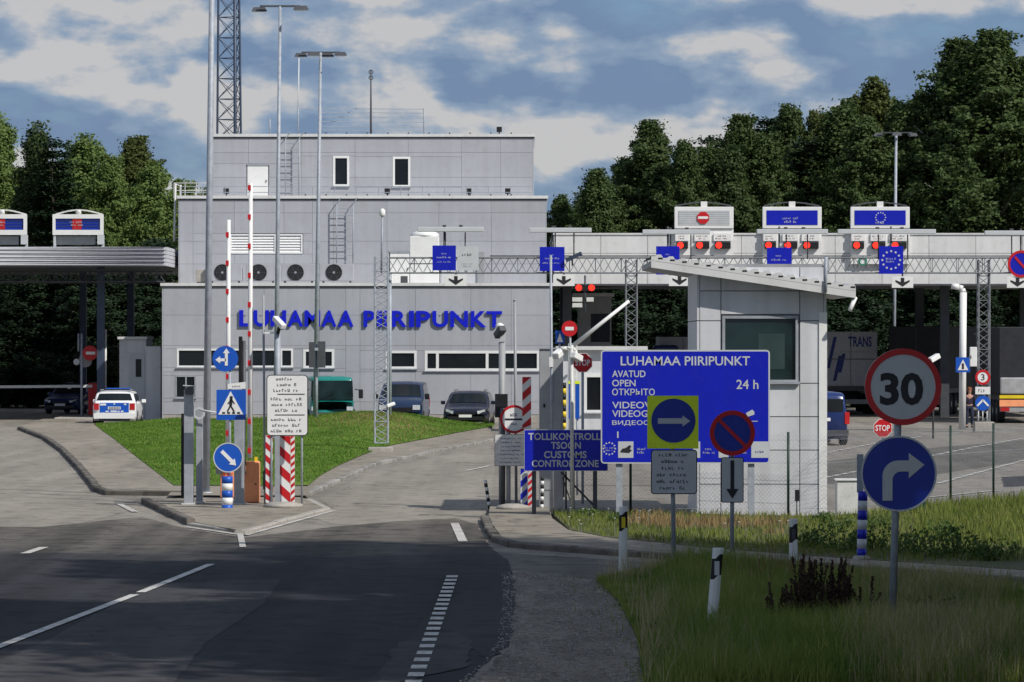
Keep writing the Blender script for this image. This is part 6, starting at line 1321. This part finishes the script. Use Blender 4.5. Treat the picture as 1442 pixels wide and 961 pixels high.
def dock(px_, py_, hs, n, label):
    x, y = GP(px_, py_); t = T('dock_plant', label, 'plant', (x, y, .03), 'brown dock plants in the verge'); rd = random.Random(int(px_)); st = MB(); C = []; Nn = []
    for k in range(n):
        a = rd.uniform(0, 6.28); r_ = rd.uniform(0, .2); hx = hs*1.25*rd.uniform(.6, 1); lx = rd.gauss(0, .10); b0 = Vector((x+math.cos(a)*r_, y+math.sin(a)*r_, .03)); tip = b0+Vector((lx, rd.gauss(0, .05), hx)); st.tube(b0, tip, .006, .003, n=4, caps=False)
        for j in range(150): q = rd.uniform(.2, 1.0); p = b0.lerp(tip, q); s_ = .028*(1.15-q); C.append((p.x+rd.gauss(0, s_)-x, p.y+rd.gauss(0, s_)-y, p.z-.03)); Nn.append((rd.gauss(0, 1), rd.gauss(0, 1), rd.gauss(0, 1)))
    me = leaves_mesh('seed_head', C, Nn, np.full(len(C), .017), 'dock_brown', .8); o = bpy.data.objects.new('seed_head', me); struct(o, True); COL.objects.link(o); o.parent = t; st.build('stem', 'dock_brown', t)
for x, y, h, n, lb in ((1108, 905, .55, 15, 'dark brown dock plant at left of the foreground clump'), (1136, 908, .8, 22, 'tallest dark brown dock plant in the foreground verge'), (1163, 902, .76, 20, 'dark brown dock plant right of the tallest one'), (1188, 895, .64, 13, 'dark brown dock plant at right of the foreground clump'), (1210, 884, .5, 4, 'thin brown dock plant nearest the turn sign post'), (1030, 888, .3, 4, 'small brown dock plant right of the leaning marker post')): dock(x, y, h, n, lb)
fl = MB(); rd = random.Random(5)
for k in range(34):
    px_, py_ = (rd.uniform(1010, 1110), rd.uniform(860, 925)) if k < 12 else (rd.uniform(800, 1120), rd.uniform(728, 752)); z0 = .1 if py_ < 780 else .03; x, y = GZ(px_, py_, z0); h = rd.uniform(.16, .3); fl.tube((x, y, z0+h), (x, y, z0+h+.008), .02, .024, n=6)
    fl.tube((x, y, z0), (x, y, z0+h), .002, n=3, caps=False)
o = fl.build('wild_flowers', 'white'); o['label'] = 'tiny white flower heads scattered through the rough grass'; o['category'] = 'flowers'; struct(o, True)

gp = [GP(*p) for p in [(706, 806), (780, 810), (842, 818), (872, 850), (897, 900), (906, 961), (930, 1300), (540, 1300), (645, 961), (678, 938), (700, 905), (708, 850)]]
P = scatter(gp, 26000, -2, 4, 36, 60); pb_ = MB(); rd = random.Random(3)
for x, y in P[:9000]:
    r_ = .006+.016*rd.random()**2.5; a = rd.random()*6.28; q = [(x+math.cos(a+k*1.57)*r_*rd.uniform(.7, 1.3), y+math.sin(a+k*1.57)*r_*rd.uniform(.7, 1.3), .011) for k in range(4)]
    pb_.add(q+[(x+rd.uniform(-.3, .3)*r_, y+rd.uniform(-.3, .3)*r_, .012+r_*rd.uniform(.5, 1.1))], [(0, 1, 4), (1, 2, 4), (2, 3, 4), (3, 0, 4)])
o = pb_.build('gravel_stones', 'kerb'); o['label'] = 'loose small stones strewn over the gravel shoulder'; o['category'] = 'gravel'; struct(o, True)
P = scatter(gp, 9000, -2, 4, 36, 60); ed_ = CX+P[:, 0]*F/P[:, 1]-np.interp(CY+F*H/P[:, 1], [800, 818, 850, 900, 961, 1300], [842, 842, 872, 897, 906, 930]); k = rng.random(len(P)) < np.exp(ed_/14)
blades('straggling_grass', 'thin tufts of grass straggling onto the gravel edge', P[k], .012, .11, .005, 'grass_verge', .5)
